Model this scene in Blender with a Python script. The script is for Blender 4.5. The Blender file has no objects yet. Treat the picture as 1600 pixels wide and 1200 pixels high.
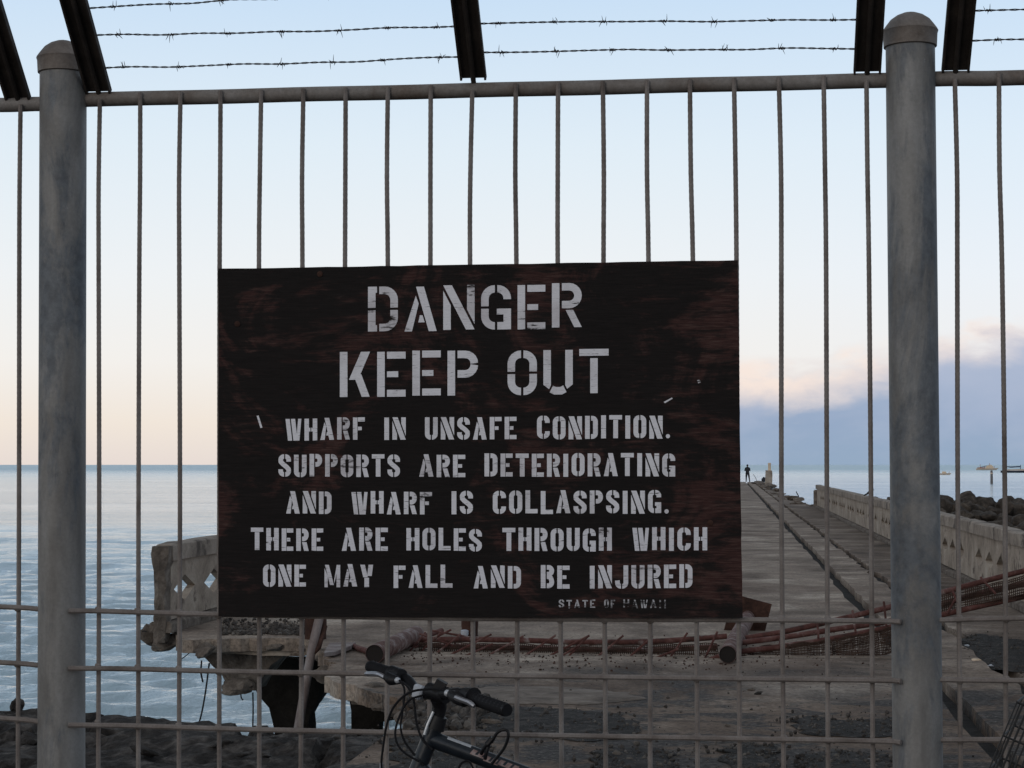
import bpy, bmesh, math, random
from mathutils import Vector, Matrix, Euler, noise as mnoise

random.seed(7)
S = bpy.context.scene
COL = S.collection
R = math.radians

# ------------------------------------------------------------------ camera, sky, sun, exposure
FPX = 2900.0                      # focal length in pixels of a 1600 px wide frame
EYE = Vector((0.0, 0.0, 1.75))
PITCH = math.atan(126.0 / FPX)
YAW = math.atan(341.0 / FPX * math.cos(PITCH))
cam = bpy.data.cameras.new('camera')
cam.sensor_width = 36.0
cam.lens = 36.0 * FPX / 1600.0
cam.clip_start = 0.1
cam.clip_end = 100000.0
camo = bpy.data.objects.new('camera', cam)
COL.objects.link(camo)
camo.location = EYE
camo.rotation_euler = Euler((math.pi / 2 + PITCH, 0, YAW), 'XYZ')
S.camera = camo
ROT = camo.rotation_euler.to_matrix()

S.view_settings.view_transform = 'Standard'
S.view_settings.look = 'None'
S.view_settings.exposure = 0.0
S.view_settings.gamma = 1.0
S.cycles.max_bounces = 6
S.cycles.use_denoising = True

SUN_EL, SUN_AZ = 16.0, 205.0       # behind the camera, a little to the left
sl = bpy.data.lights.new('sun', 'SUN')
sl.energy = 0.5
sl.angle = R(25)
sl.color = (1.0, 0.90, 0.80)
so = bpy.data.objects.new('sun', sl)
COL.objects.link(so)
az = R(SUN_AZ)
sd = Vector((math.sin(az) * math.cos(R(SUN_EL)), math.cos(az) * math.cos(R(SUN_EL)), math.sin(R(SUN_EL))))
so.rotation_euler = sd.to_track_quat('Z', 'Y').to_euler()


class NT:
    """small node-tree writer"""
    def __init__(self, tree):
        self.t = tree
        self.l = tree.links

    def n(self, typ, **kw):
        nd = self.t.nodes.new(typ)
        for k, v in kw.items():
            setattr(nd, k, v)
        return nd

    def set(self, sock, v):
        if isinstance(v, bpy.types.NodeSocket):
            self.l.new(v, sock)
        else:
            sock.default_value = v

    def math(self, op, a, b=0.0, c=None, clamp=False):
        nd = self.n('ShaderNodeMath', operation=op, use_clamp=clamp)
        self.set(nd.inputs[0], a)
        self.set(nd.inputs[1], b)
        if c is not None:
            self.set(nd.inputs[2], c)
        return nd.outputs[0]

    def ramp(self, fac, stops, interp='LINEAR'):
        nd = self.n('ShaderNodeValToRGB')
        cr = nd.color_ramp
        cr.interpolation = interp
        while len(cr.elements) < len(stops):
            cr.elements.new(0.5)
        for e, (p, c) in zip(cr.elements, stops):
            e.position = p
            e.color = (c, c, c, 1) if isinstance(c, (int, float)) else (c[0], c[1], c[2], 1)
        self.set(nd.inputs[0], fac)
        return nd.outputs[0]

    def mix(self, fac, a, b, mode='MIX'):
        nd = self.n('ShaderNodeMix', data_type='RGBA', blend_type=mode)
        self.set(nd.inputs[0], fac)
        for s, v in ((nd.inputs[6], a), (nd.inputs[7], b)):
            if isinstance(v, bpy.types.NodeSocket):
                self.l.new(v, s)
            else:
                s.default_value = (v[0], v[1], v[2], 1)
        return nd.outputs[2]

    def smooth(self, v, lo, hi):
        nd = self.n('ShaderNodeMapRange', interpolation_type='SMOOTHSTEP')
        self.set(nd.inputs[0], v)
        self.set(nd.inputs[1], lo)
        self.set(nd.inputs[2], hi)
        return nd.outputs[0]

    def noise(self, vec, scale, detail=6.0, rough=0.6, dist=0.0):
        nd = self.n('ShaderNodeTexNoise')
        self.set(nd.inputs['Vector'], vec)
        nd.inputs['Scale'].default_value = scale
        nd.inputs['Detail'].default_value = detail
        nd.inputs['Roughness'].default_value = rough
        nd.inputs['Distortion'].default_value = dist
        return nd.outputs['Fac']

    def scalev(self, vec, s, loc=(0, 0, 0), rot=(0, 0, 0)):
        nd = self.n('ShaderNodeMapping')
        self.set(nd.inputs['Vector'], vec)
        nd.inputs['Scale'].default_value = s
        nd.inputs['Location'].default_value = loc
        nd.inputs['Rotation'].default_value = rot
        return nd.outputs[0]


def build_world():
    w = bpy.data.worlds.new('World')
    S.world = w
    w.use_nodes = True
    t = NT(w.node_tree)
    for nd in list(w.node_tree.nodes):
        w.node_tree.nodes.remove(nd)
    out = t.n('ShaderNodeOutputWorld')
    bg = t.n('ShaderNodeBackground')
    tc = t.n('ShaderNodeTexCoord')
    sep = t.n('ShaderNodeSeparateXYZ')
    t.l.new(tc.outputs['Generated'], sep.inputs[0])
    x, y, z = sep.outputs
    # clear twilight air: cream at the horizon, white above, then blue towards the zenith
    base = t.ramp(t.math('MAXIMUM', z, 0.0),
                  [(0.0, (.80, .71, .66)), (.022, (.88, .79, .70)), (.055, (.90, .875, .84)), (.10, (.86, .89, .91)),
                   (.17, (.75, .85, .93)), (.25, (.58, .74, .92)), (.45, (.44, .50, .58)), (1.0, (.30, .32, .345))])
    azm = t.math('ARCTAN2', x, y)
    # the low sky to the south is a little bluer than the sunset side
    cool = t.math('MULTIPLY', t.smooth(azm, -0.1, 0.25), t.smooth(z, 0.30, 0.05))
    base = t.mix(t.math('MULTIPLY', cool, 0.45), base, t.mix(1.0, base, (.90, .98, 1.10), 'MULTIPLY'))
    # low cloud bank on the right
    nv = t.scalev(tc.outputs['Generated'], (1.0, 1.0, 2.2))
    n1 = t.noise(nv, 11.0, 7, .58, .3)
    n2 = t.noise(nv, 30.0, 6, .55, .2)
    nn = t.math('ADD', t.math('MULTIPLY', t.math('SUBTRACT', n1, .5), .070), t.math('MULTIPLY', t.math('SUBTRACT', n2, .5), .034))
    aa = t.math('MINIMUM', azm, 0.32)
    hp = t.math('ADD', t.math('MULTIPLY_ADD', aa, .085, .059), nn)
    hg = t.math('ADD', t.math('MULTIPLY_ADD', aa, .20, .031), t.math('MULTIPLY', nn, .8))
    fade = t.smooth(azm, -.20, .0)
    behind = t.smooth(t.math('ABSOLUTE', azm), 2.2, 1.2)
    pk = t.math('MULTIPLY', t.smooth(t.math('SUBTRACT', hp, z), -.006, .018), t.math('MULTIPLY', fade, behind))
    gm = t.math('MULTIPLY', t.smooth(t.math('SUBTRACT', hg, z), -.010, .014), t.math('MULTIPLY', fade, behind))
    pink = t.mix(t.smooth(n2, .4, .62), (.74, .66, .66), (.95, .78, .69))
    grey = t.ramp(t.math('MULTIPLY', z, 12.0), [(0.0, (.275, .385, .53)), (.3, (.285, .385, .55)), (.75, (.42, .49, .64))])
    grey = t.mix(t.math('MULTIPLY', t.smooth(n1, .42, .68), .35), grey, (.48, .53, .67))
    c = t.mix(t.math('MULTIPLY', pk, .74), base, pink)
    c = t.mix(t.math('MULTIPLY', gm, .96), c, grey)
    # the land side behind the camera is still in shade: a dimmer sky there
    rear = t.smooth(y, 0.25, -0.75)
    c = t.mix(t.math('MULTIPLY', rear, .55), c, t.mix(1.0, c, (.50, .46, .43), 'MULTIPLY'))
    # below the horizon: dark ground bounce
    c = t.mix(t.smooth(z, 0.0, -0.02), c, (.10, .11, .12))
    t.l.new(c, bg.inputs['Color'])
    bg.inputs['Strength'].default_value = 1.0
    t.l.new(bg.outputs[0], out.inputs[0])


build_world()

# ------------------------------------------------------------------ pixel of the photograph -> point of the place
def ray(u, v):
    return ROT @ Vector(((u - 800.0) / FPX, -(v - 600.0) / FPX, -1.0))

def at_y(u, v, Y):
    d = ray(u, v)
    return EYE + d * ((Y - EYE.y) / d.y)

def at_z(u, v, Z):
    d = ray(u, v)
    return EYE + d * ((Z - EYE.z) / d.z)

def project(p):
    q = ROT.transposed() @ (Vector(p) - EYE)
    return (800 + FPX * q.x / -q.z, 600 - FPX * q.y / -q.z)

# ------------------------------------------------------------------ mesh collecting
class MB:
    def __init__(self):
        self.v = []
        self.f = []

    def add(self, vs, fs):
        o = len(self.v)
        self.v += [Vector(p) for p in vs]
        self.f += [[i + o for i in f] for f in fs]

    def box(self, lo, hi, M=None):
        x0, y0, z0 = lo
        x1, y1, z1 = hi
        vs = [Vector(p) for p in ((x0, y0, z0), (x1, y0, z0), (x1, y1, z0), (x0, y1, z0),
                                  (x0, y0, z1), (x1, y0, z1), (x1, y1, z1), (x0, y1, z1))]
        if M is not None:
            vs = [M @ p for p in vs]
        self.add(vs, [(0, 3, 2, 1), (4, 5, 6, 7), (0, 1, 5, 4), (1, 2, 6, 5), (2, 3, 7, 6), (3, 0, 4, 7)])

    def tube(self, pts, rad, n=8, caps=True):
        pts = [Vector(p) for p in pts]
        m = len(pts)
        rads = rad if isinstance(rad, (list, tuple)) else [rad] * m
        d = (pts[1] - pts[0]).normalized()
        a = d.orthogonal().normalized()
        vs, fs = [], []
        for i, p in enumerate(pts):
            if i == 0:
                t = pts[1] - pts[0]
            elif i == m - 1:
                t = pts[-1] - pts[-2]
            else:
                t = (pts[i + 1] - p).normalized() + (p - pts[i - 1]).normalized()
            t = t.normalized() if t.length > 1e-9 else d
            a = a - t * a.dot(t)
            a = a.normalized() if a.length > 1e-6 else t.orthogonal().normalized()
            b = t.cross(a)
            for k in range(n):
                an = 2 * math.pi * k / n
                vs.append(p + (a * math.cos(an) + b * math.sin(an)) * rads[i])
        for i in range(m - 1):
            for k in range(n):
                k2 = (k + 1) % n
                fs.append((i * n + k, i * n + k2, (i + 1) * n + k2, (i + 1) * n + k))
        if caps:
            fs.append(tuple(range(n - 1, -1, -1)))
            fs.append(tuple((m - 1) * n + k for k in range(n)))
        self.add(vs, fs)

    def lathe(self, prof, M, n=24):
        """prof: list of (radius, height) along local z"""
        vs, fs = [], []
        for r, h in prof:
            for k in range(n):
                an = 2 * math.pi * k / n
                vs.append(M @ Vector((r * math.cos(an), r * math.sin(an), h)))
        for i in range(len(prof) - 1):
            for k in range(n):
                k2 = (k + 1) % n
                fs.append((i * n + k, i * n + k2, (i + 1) * n + k2, (i + 1) * n + k))
        fs.append(tuple(range(n - 1, -1, -1)))
        fs.append(tuple((len(prof) - 1) * n + k for k in range(n)))
        self.add(vs, fs)

    def prism(self, poly, off):
        """planar polygon (3d points) extruded by the vector off"""
        n = len(poly)
        off = Vector(off)
        vs = [Vector(p) for p in poly] + [Vector(p) + off for p in poly]
        fs = [tuple(range(n)), tuple(range(2 * n - 1, n - 1, -1))]
        fs += [(i, i + n, (i + 1) % n + n, (i + 1) % n) for i in range(n)]
        self.add(vs, fs)

    def sphere(self, c, r, seg=12, ring=8, sc=(1, 1, 1), M=None):
        c = Vector(c)
        vs, fs = [], []
        for i in range(ring + 1):
            th = math.pi * i / ring
            for k in range(seg):
                an = 2 * math.pi * k / seg
                p = Vector((math.sin(th) * math.cos(an) * sc[0], math.sin(th) * math.sin(an) * sc[1], math.cos(th) * sc[2])) * r
                if M is not None:
                    p = M @ p
                vs.append(c + p)
        for i in range(ring):
            for k in range(seg):
                k2 = (k + 1) % seg
                fs.append((i * seg + k, (i + 1) * seg + k, (i + 1) * seg + k2, i * seg + k2))
        self.add(vs, fs)

    def build(self, name, mat, parent=None, smooth=False, base=None, bevel=0.0, recalc=True):
        me = bpy.data.meshes.new(name)
        b = Vector((0, 0, 0))
        if parent is None:
            if base is None:
                xs = [p.x for p in self.v]; ys = [p.y for p in self.v]; zs = [p.z for p in self.v]
                base = Vector(((min(xs) + max(xs)) / 2, (min(ys) + max(ys)) / 2, min(zs)))
            b = Vector(base)
        me.from_pydata([p - b for p in self.v], [], self.f)
        if recalc or bevel:
            bm = bmesh.new()
            bm.from_mesh(me)
            if bevel:
                bmesh.ops.remove_doubles(bm, verts=bm.verts, dist=1e-6)
                ed = [e for e in bm.edges if len(e.link_faces) == 2 and e.calc_face_angle(0) > 0.5]
                bmesh.ops.bevel(bm, geom=ed, offset=bevel, segments=1, affect='EDGES', clamp_overlap=True)
            bmesh.ops.recalc_face_normals(bm, faces=bm.faces)
            bm.to_mesh(me)
            bm.free()
        if smooth:
            me.polygons.foreach_set('use_smooth', [True] * len(me.polygons))
            try:
                me.set_sharp_from_angle(angle=R(40))
            except Exception:
                pass
        me.materials.append(mat)
        o = bpy.data.objects.new(name, me)
        COL.objects.link(o)
        o.location = b
        if parent is not None:
            attach(o, parent)
        return o


def origin(o):
    p = Vector(o.location)
    while o.parent:
        o = o.parent
        p = p + o.location if False else p
    return p

WORLD_AT = {}

def attach(o, parent):
    """keep o's coordinates (world) while parenting it to an unrotated thing"""
    o.parent = parent
    o.matrix_parent_inverse = Matrix.Translation(-WORLD_AT.get(parent.name, Vector((0, 0, 0))))
    WORLD_AT[o.name] = Vector((0, 0, 0))


def thing(name, label, cat, loc, group=None):
    o = bpy.data.objects.new(name, None)
    o.empty_display_size = 0.2
    COL.objects.link(o)
    o.location = loc
    WORLD_AT[o.name] = Vector(loc)
    tag(o, label, cat, group)
    return o


def tag(o, label=None, cat=None, group=None, kind=None):
    if label: o['label'] = label
    if cat: o['category'] = cat
    if group: o['group'] = group
    if cat and not kind: kind = 'thing'
    if kind: o['kind'] = kind
    return o


def bez(pts, n=10):
    """Catmull-Rom through the points"""
    pts = [Vector(p) for p in pts]
    P = [pts[0] * 2 - pts[1]] + pts + [pts[-1] * 2 - pts[-2]]
    out = []
    for i in range(1, len(P) - 2):
        for k in range(n):
            t = k / n
            a, b, c, d = P[i - 1], P[i], P[i + 1], P[i + 2]
            out.append(0.5 * ((2 * b) + (c - a) * t + (2 * a - 5 * b + 4 * c - d) * t * t + (3 * b - a - 3 * c + d) * t ** 3))
    out.append(pts[-1])
    return out

# ------------------------------------------------------------------ materials
def new_mat(name):
    m = bpy.data.materials.new(name)
    m.use_nodes = True
    t = NT(m.node_tree)
    b = m.node_tree.nodes['Principled BSDF']
    g = t.n('ShaderNodeNewGeometry')
    return m, t, b, g.outputs['Position']


def mottle(name, cols, scale=6.0, rough=0.8, bump=0.3, metal=0.0, stretch=(1, 1, 1), fine=60.0, spots=None, bdist=0.01, detail=8, spec=.3):
    """noise blend of three colours, with fine grain and optional dark or pale spots"""
    m, t, b, pos = new_mat(name)
    v = t.scalev(pos, stretch)
    n1 = t.noise(v, scale, detail, .65, .4)
    n2 = t.noise(v, fine, 5, .7)
    c = t.ramp(n1, [(.30, cols[0]), (.5, cols[1]), (.70, cols[2])])
    g = t.ramp(n2, [(.25, .72), (.75, 1.25)])
    c = t.mix(.8, c, g, 'MULTIPLY')
    if spots:
        col, sc, lo, hi = spots
        n3 = t.noise(v, sc, 6, .62, .6)
        c = t.mix(t.smooth(n3, lo, hi), c, col)
    t.l.new(c, b.inputs['Base Color'])
    b.inputs['Roughness'].default_value = rough
    b.inputs['Metallic'].default_value = metal
    b.inputs['Specular IOR Level'].default_value = spec
    if bump:
        bp = t.n('ShaderNodeBump')
        bp.inputs['Strength'].default_value = bump
        bp.inputs['Distance'].default_value = bdist
        hgt = t.math('ADD', n1, t.math('MULTIPLY', n2, .6))
        t.l.new(hgt, bp.inputs['Height'])
        t.l.new(bp.outputs[0], b.inputs['Normal'])
    return m


def plain(name, col, rough=.5, metal=0.0, spec=.5):
    return mottle(name, [tuple(c * .85 for c in col), col, tuple(min(1, c * 1.12) for c in col)], 14, rough, .08, metal, spec=spec)


M = {}
M['concrete'] = mottle('weathered_concrete', [(.17, .135, .105), (.31, .258, .21), (.42, .365, .305)], 2.2, .92, .6, fine=28,
                       spots=((.10, .075, .06), 3.1, .56, .70), bdist=.02)
M['coping'] = mottle('coping_concrete', [(.13, .108, .088), (.25, .21, .175), (.35, .305, .26)], 2.6, .92, .6, fine=26,
                     spots=((.08, .065, .055), 2.2, .52, .64), bdist=.02)
M['broken'] = mottle('broken_concrete', [(.055, .044, .036), (.145, .12, .10), (.27, .233, .198)], 5.0, .95, 1.0, fine=34, bdist=.04)
M['shade_painted'] = mottle('shade_darkened_concrete', [(.008, .007, .006), (.018, .016, .014), (.035, .03, .025)], 3.0, .85, .7, fine=20, bdist=.03, spec=.1)  # near-black colour paints in the shade beneath the deck
M['rubble'] = mottle('shore_rubble', [(.008, .007, .0065), (.042, .037, .034), (.15, .136, .126)], 8.0, .95, 1.0, fine=24, bdist=.07)
M['basalt'] = mottle('basalt', [(.018, .0145, .012), (.048, .039, .032), (.115, .094, .076)], 3.4, .9, .8, fine=18, bdist=.05)
M['slot'] = mottle('slot_grit', [(.008, .007, .006), (.018, .016, .015), (.04, .036, .032)], 5.0, .95, .8, fine=30, bdist=.02)
M['rebar'] = mottle('rusted_rebar', [(.13, .108, .096), (.215, .188, .174), (.28, .255, .24)], 9.0, .8, .35, .15, fine=220, bdist=.002)
M['rail'] = mottle('weathered_rail', [(.13, .095, .075), (.20, .18, .165), (.27, .255, .245)], 7.0, .7, .2, .2, fine=140, bdist=.002)
M['arm'] = mottle('dark_angle_iron', [(.018, .014, .012), (.034, .028, .025), (.06, .047, .040)], 12.0, .75, .25, .2, fine=130, bdist=.002)
M['wire'] = mottle('barbed_wire', [(.03, .028, .03), (.055, .05, .05), (.08, .075, .072)], 40.0, .6, 0, .5)
M['cap'] = mottle('cap_metal', [(.14, .115, .10), (.20, .175, .158), (.25, .225, .21)], 14.0, .65, .2, .3, fine=160, bdist=.002)
M['steel_edge'] = plain('bare_steel', (.42, .42, .44), .35, .9)
M['silver'] = plain('silver_paint', (.5, .52, .55), .4, .3)
M['rubber'] = plain('black_rubber', (.007, .007, .009), .75, 0, .25)
M['black'] = plain('black_plastic', (.006, .006, .008), .5, 0, .35)
M['tyre'] = plain('tyre_rubber', (.016, .016, .017), .85)
M['bikeframe'] = plain('slate_bike_paint', (.014, .019, .026), .34, .1)
M['decal'] = mottle('faded_decal', [(.16, .09, .085), (.27, .19, .18), (.34, .30, .30)], 60.0, .5, 0)
M['red'] = mottle('faded_red_paint', [(.035, .018, .015), (.095, .036, .030), (.16, .095, .086)], 9.0, .85, .4, .0, fine=60,
                  spots=((.24, .20, .19), 4.0, .57, .70), bdist=.004)
M['pinkpipe'] = mottle('chalky_red_pipe', [(.050, .020, .016), (.12, .066, .056), (.30, .27, .265)], 9.0, .8, .3, fine=40, bdist=.004)
M['pole'] = mottle('peeling_pole', [(.08, .05, .042), (.20, .165, .155), (.29, .27, .27)], 4.0, .85, .4, stretch=(1, 1, .35), fine=40, bdist=.006)
M['rust'] = mottle('deep_rust', [(.020, .010, .008), (.046, .022, .016), (.085, .042, .030)], 8.0, .9, .5, fine=50, bdist=.006)
M['mesh'] = mottle('rusty_mesh', [(.022, .013, .010), (.045, .027, .020), (.075, .048, .036)], 8.0, .9, 0)
M['strand'] = plain('rusted_strand', (.016, .014, .014), .9)
M['cloth'] = plain('dark_cloth', (.018, .02, .026), .9)
M['cloth2'] = plain('dark_trousers', (.02, .021, .025), .9)
M['skin'] = plain('skin', (.20, .12, .085), .6)
M['hair'] = plain('dark_hair', (.012, .01, .009), .7)
M['warmwhite'] = plain('sun_tinted_cream', (.72, .56, .40), .6)  # low sunlight put into the colour of boats and pipe; litter simply yellowish
M['boathull'] = plain('boat_hull', (.62, .50, .40), .5)  # hulls toned warm, the low sun is painted into this colour
M['boattrim'] = plain('boat_trim', (.34, .12, .07), .5)
M['darkhull'] = plain('dark_hull', (.035, .035, .05), .6)
M['bluecover'] = plain('blue_sail_cover', (.03, .05, .11), .7)
M['piling'] = mottle('sea_piling', [(.09, .08, .08), (.16, .15, .15), (.24, .22, .21)], 3.0, .9, .2)
M['bird'] = plain('dark_feathers', (.02, .019, .018), .7)
M['hole'] = plain('pipe_inside', (.012, .009, .008), .95)
M['cage'] = plain('dark_cage_wire', (.018, .018, .019), .6, .3)
M['tin'] = plain('dull_white_tin', (.42, .45, .5), .5)


def mat_galv():
    m, t, b, pos = new_mat('mottled_galvanised_steel')
    v = t.scalev(pos, (1, 1, .30))
    n1 = t.noise(v, 11.0, 7, .6, .6)
    n2 = t.noise(pos, 120.0, 4, .7)
    n3 = t.noise(v, 5.0, 9, .72, .5)
    n4 = t.noise(pos, 34.0, 5, .65)
    c = t.ramp(n1, [(.34, (.16, .153, .146)), (.5, (.222, .216, .208)), (.66, (.275, .272, .268))])
    blue = t.ramp(n4, [(.38, (.055, .070, .090)), (.62, (.12, .142, .168))])
    c = t.mix(t.math('MULTIPLY', t.smooth(n3, .45, .57), .72), c, blue)
    c = t.mix(t.math('MULTIPLY', t.smooth(t.noise(v, 6.0, 5, .6, .5), .62, .76), .35), c, (.15, .105, .08))
    c = t.mix(.6, c, t.ramp(n2, [(.2, .7), (.8, 1.25)]), 'MULTIPLY')
    c = t.mix(t.math('MULTIPLY', t.smooth(n4, .68, .76), .5), c, (.3, .3, .31))
    t.l.new(c, b.inputs['Base Color'])
    b.inputs['Metallic'].default_value = .2
    b.inputs['Roughness'].default_value = .62
    bp = t.n('ShaderNodeBump')
    bp.inputs['Strength'].default_value = .15
    bp.inputs['Distance'].default_value = .002
    t.l.new(n2, bp.inputs['Height'])
    t.l.new(bp.outputs[0], b.inputs['Normal'])
    return m


def mat_sign():
    """black paint worn through to red-brown plywood along the grain"""
    m, t, b, pos = new_mat('worn_black_plywood')
    v = t.scalev(pos, (1, 1, 6.0))
    vg = t.scalev(pos, (1, 1, 16.0))
    n1 = t.noise(pos, 4.2, 6, .62, 1.2)
    n2 = t.noise(v, 9.0, 8, .7, .5)
    n3 = t.noise(vg, 20.0, 6, .75, .2)
    blk = t.ramp(n3, [(.3, (.0055, .0045, .0045)), (.7, (.016, .0125, .012))])
    red = t.ramp(n3, [(.3, (.022, .0095, .009)), (.5, (.052, .0225, .020)), (.7, (.095, .058, .050))])
    wear = t.math('ADD', t.math('MULTIPLY', n1, .75), t.math('MULTIPLY', n2, .45))
    sx = t.n('ShaderNodeSeparateXYZ')
    t.l.new(pos, sx.inputs[0])
    wear = t.math('ADD', wear, t.math('MULTIPLY', t.smooth(sx.outputs[0], -.16, -.02), .07))
    wear = t.math('ADD', wear, t.math('MULTIPLY', t.smooth(sx.outputs[2], 2.10, 2.20), .03))
    c = t.mix(t.math('MULTIPLY', t.smooth(wear, .605, .72), .92), blk, red)
    pale = t.math('MULTIPLY', t.smooth(n3, .62, .80), t.smooth(n2, .50, .72))
    c = t.mix(t.math('MULTIPLY', pale, .55), c, (.12, .085, .072))
    t.l.new(c, b.inputs['Base Color'])
    b.inputs['Roughness'].default_value = .8
    b.inputs['Specular IOR Level'].default_value = .2
    bp = t.n('ShaderNodeBump')
    bp.inputs['Strength'].default_value = .35
    bp.inputs['Distance'].default_value = .002
    t.l.new(n3, bp.inputs['Height'])
    t.l.new(bp.outputs[0], b.inputs['Normal'])
    return m


def mat_letter(name, lo, hi, col=(.50, .50, .55)):
    m, t, b, pos = new_mat(name)
    vg = t.scalev(pos, (1, 1, 5.0))
    n1 = t.noise(vg, 16.0, 7, .72, .3)
    n2 = t.noise(pos, 6.0, 4, .6)
    n3 = t.noise(t.scalev(pos, (1, 1, 7)), 60.0, 5, .7)
    w = t.math('ADD', t.math('MULTIPLY', n1, .6), t.math('MULTIPLY', n2, .4))
    c = t.ramp(n3, [(.25, tuple(x * .80 for x in col)), (.7, col)])
    c = t.mix(t.math('MULTIPLY', t.smooth(n2, .46, .66), .35), c, (.30, .25, .26))
    crack = t.noise(t.scalev(pos, (1.2, 1, 14)), 22.0, 5, .7, .4)
    c = t.mix(t.math('MULTIPLY', t.smooth(crack, .60, .66), .8), c, (.05, .04, .04))
    c = t.mix(t.smooth(w, lo, hi), c, (.018, .013, .012))
    t.l.new(c, b.inputs['Base Color'])
    b.inputs['Roughness'].default_value = .85
    b.inputs['Specular IOR Level'].default_value = .2
    return m


def mat_deck():
    m, t, b, pos = new_mat('worn_wharf_concrete')
    sep = t.n('ShaderNodeSeparateXYZ')
    t.l.new(pos, sep.inputs[0])
    n1 = t.noise(pos, .55, 8, .68, .5)
    n2 = t.noise(t.scalev(pos, (.9, 1.0, 1)), 1.9, 9, .72, .6)
    n3 = t.noise(pos, 24.0, 6, .75)
    n4 = t.noise(t.scalev(pos, (1, 1, 1), (7, 3, 0)), .42, 7, .66, .7)
    c = t.ramp(n1, [(.36, (.105, .080, .062)), (.46, (.20, .158, .127)), (.55, (.275, .225, .183)), (.65, (.43, .37, .31))])
    c = t.mix(.5, c, t.ramp(n2, [(.36, .5), (.5, 1.0), (.64, 1.4)]), 'MULTIPLY')
    c = t.mix(.9, c, t.ramp(n3, [(.35, .45), (.5, 1.0), (.65, 1.4)]), 'MULTIPLY')
    # reddish-brown stains
    c = t.mix(t.math('MULTIPLY', t.smooth(n4, .52, .64), .6), c, (.125, .085, .064))
    jw = t.math('ADD', sep.outputs[1], t.math('MULTIPLY', t.math('SUBTRACT', n2, .5), .25))
    jf = t.math('ABSOLUTE', t.math('SUBTRACT', t.math('FRACT', t.math('DIVIDE', jw, 4.27)), .5))
    c = t.mix(t.math('MULTIPLY', t.smooth(jf, .486, .496), .45), c, (.03, .026, .023))
    # asphalt, grit and dark soil over the landward end
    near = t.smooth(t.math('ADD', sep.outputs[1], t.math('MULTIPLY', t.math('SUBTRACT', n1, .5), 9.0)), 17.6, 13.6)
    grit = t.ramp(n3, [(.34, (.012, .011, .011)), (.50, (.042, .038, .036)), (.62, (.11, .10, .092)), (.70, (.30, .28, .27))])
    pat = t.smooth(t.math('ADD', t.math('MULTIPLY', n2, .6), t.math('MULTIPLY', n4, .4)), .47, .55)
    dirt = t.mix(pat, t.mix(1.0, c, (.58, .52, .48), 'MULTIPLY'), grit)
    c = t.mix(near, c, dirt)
    # rough dark strip beside the seaward parapet
    side = t.math('MULTIPLY', t.smooth(sep.outputs[0], 2.30, 2.5), .55)
    c = t.mix(side, c, t.mix(1.0, c, (.50, .47, .45), 'MULTIPLY'))
    t.l.new(c, b.inputs['Base Color'])
    b.inputs['Roughness'].default_value = .9
    b.inputs['Specular IOR Level'].default_value = .2
    bp = t.n('ShaderNodeBump')
    bp.inputs['Strength'].default_value = .7
    bp.inputs['Distance'].default_value = .03
    t.l.new(t.math('ADD', n2, t.math('MULTIPLY', n3, .35)), bp.inputs['Height'])
    t.l.new(bp.outputs[0], b.inputs['Normal'])
    return m


def mat_sea():
    m, t, b, pos = new_mat('sea_water')
    dist = t.n('ShaderNodeVectorMath', operation='LENGTH')
    t.l.new(pos, dist.inputs[0])
    far = t.smooth(dist.outputs['Value'], 90.0, 1900.0)
    wind = t.noise(t.scalev(pos, (.25, 1, 1)), .02, 4, .6, .4)
    far2 = t.math('MULTIPLY', far, t.math('ADD', .55, t.math('MULTIPLY', wind, .9)), clamp=True)
    t.l.new(t.mix(far2, (.35, .49, .58), (.27, .47, .58)), b.inputs['Base Color'])  # bluer base colour far out stands in for reflected higher sky
    t.l.new(t.math('MULTIPLY_ADD', far2, .30, .07), b.inputs['Roughness'])
    b.inputs['IOR'].default_value = 1.75
    t.l.new(t.math('MULTIPLY_ADD', far2, -.07, .5), b.inputs['Specular IOR Level'])
    slick = t.noise(t.scalev(pos, (.35, 1.0, 1), (40, 11, 0), (0, 0, .15)), .045, 5, .62, .6)
    v1 = t.scalev(pos, (.65, 1.0, 1), (0, 0, 0), (0, 0, .2))
    n1 = t.noise(v1, 1.7, 6, .62, .4)
    n2 = t.noise(t.scalev(pos, (.7, 1.0, 1)), 5.5, 5, .6, .3)
    n3 = t.noise(t.scalev(pos, (.45, 1.0, 1)), .12, 4, .6, .3)
    h = t.math('ADD', t.math('MULTIPLY', n1, .36), t.math('ADD', t.math('MULTIPLY', n2, .11), t.math('MULTIPLY', n3, .8)))
    h = t.math('MULTIPLY', h, t.ramp(slick, [(.36, .45), (.62, 1.35)]))
    bp = t.n('ShaderNodeBump')
    bp.inputs['Strength'].default_value = .8
    bp.inputs['Distance'].default_value = .55
    t.l.new(h, bp.inputs['Height'])
    t.l.new(bp.outputs[0], b.inputs['Normal'])
    return m


M['galv'] = mat_galv()
M['sign'] = mat_sign()
M['letter'] = mat_letter('stencil_paint', .565, .63, (.84, .84, .89))
M['letter_small'] = mat_letter('worn_stencil_paint', .545, .62, (.80, .80, .86))
M['letter_faint'] = mat_letter('faint_stencil_paint', .48, .56, (.52, .52, .55))
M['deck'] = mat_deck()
M['sea'] = mat_sea()

# ------------------------------------------------------------------ sea
SEA = -2.5

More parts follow.
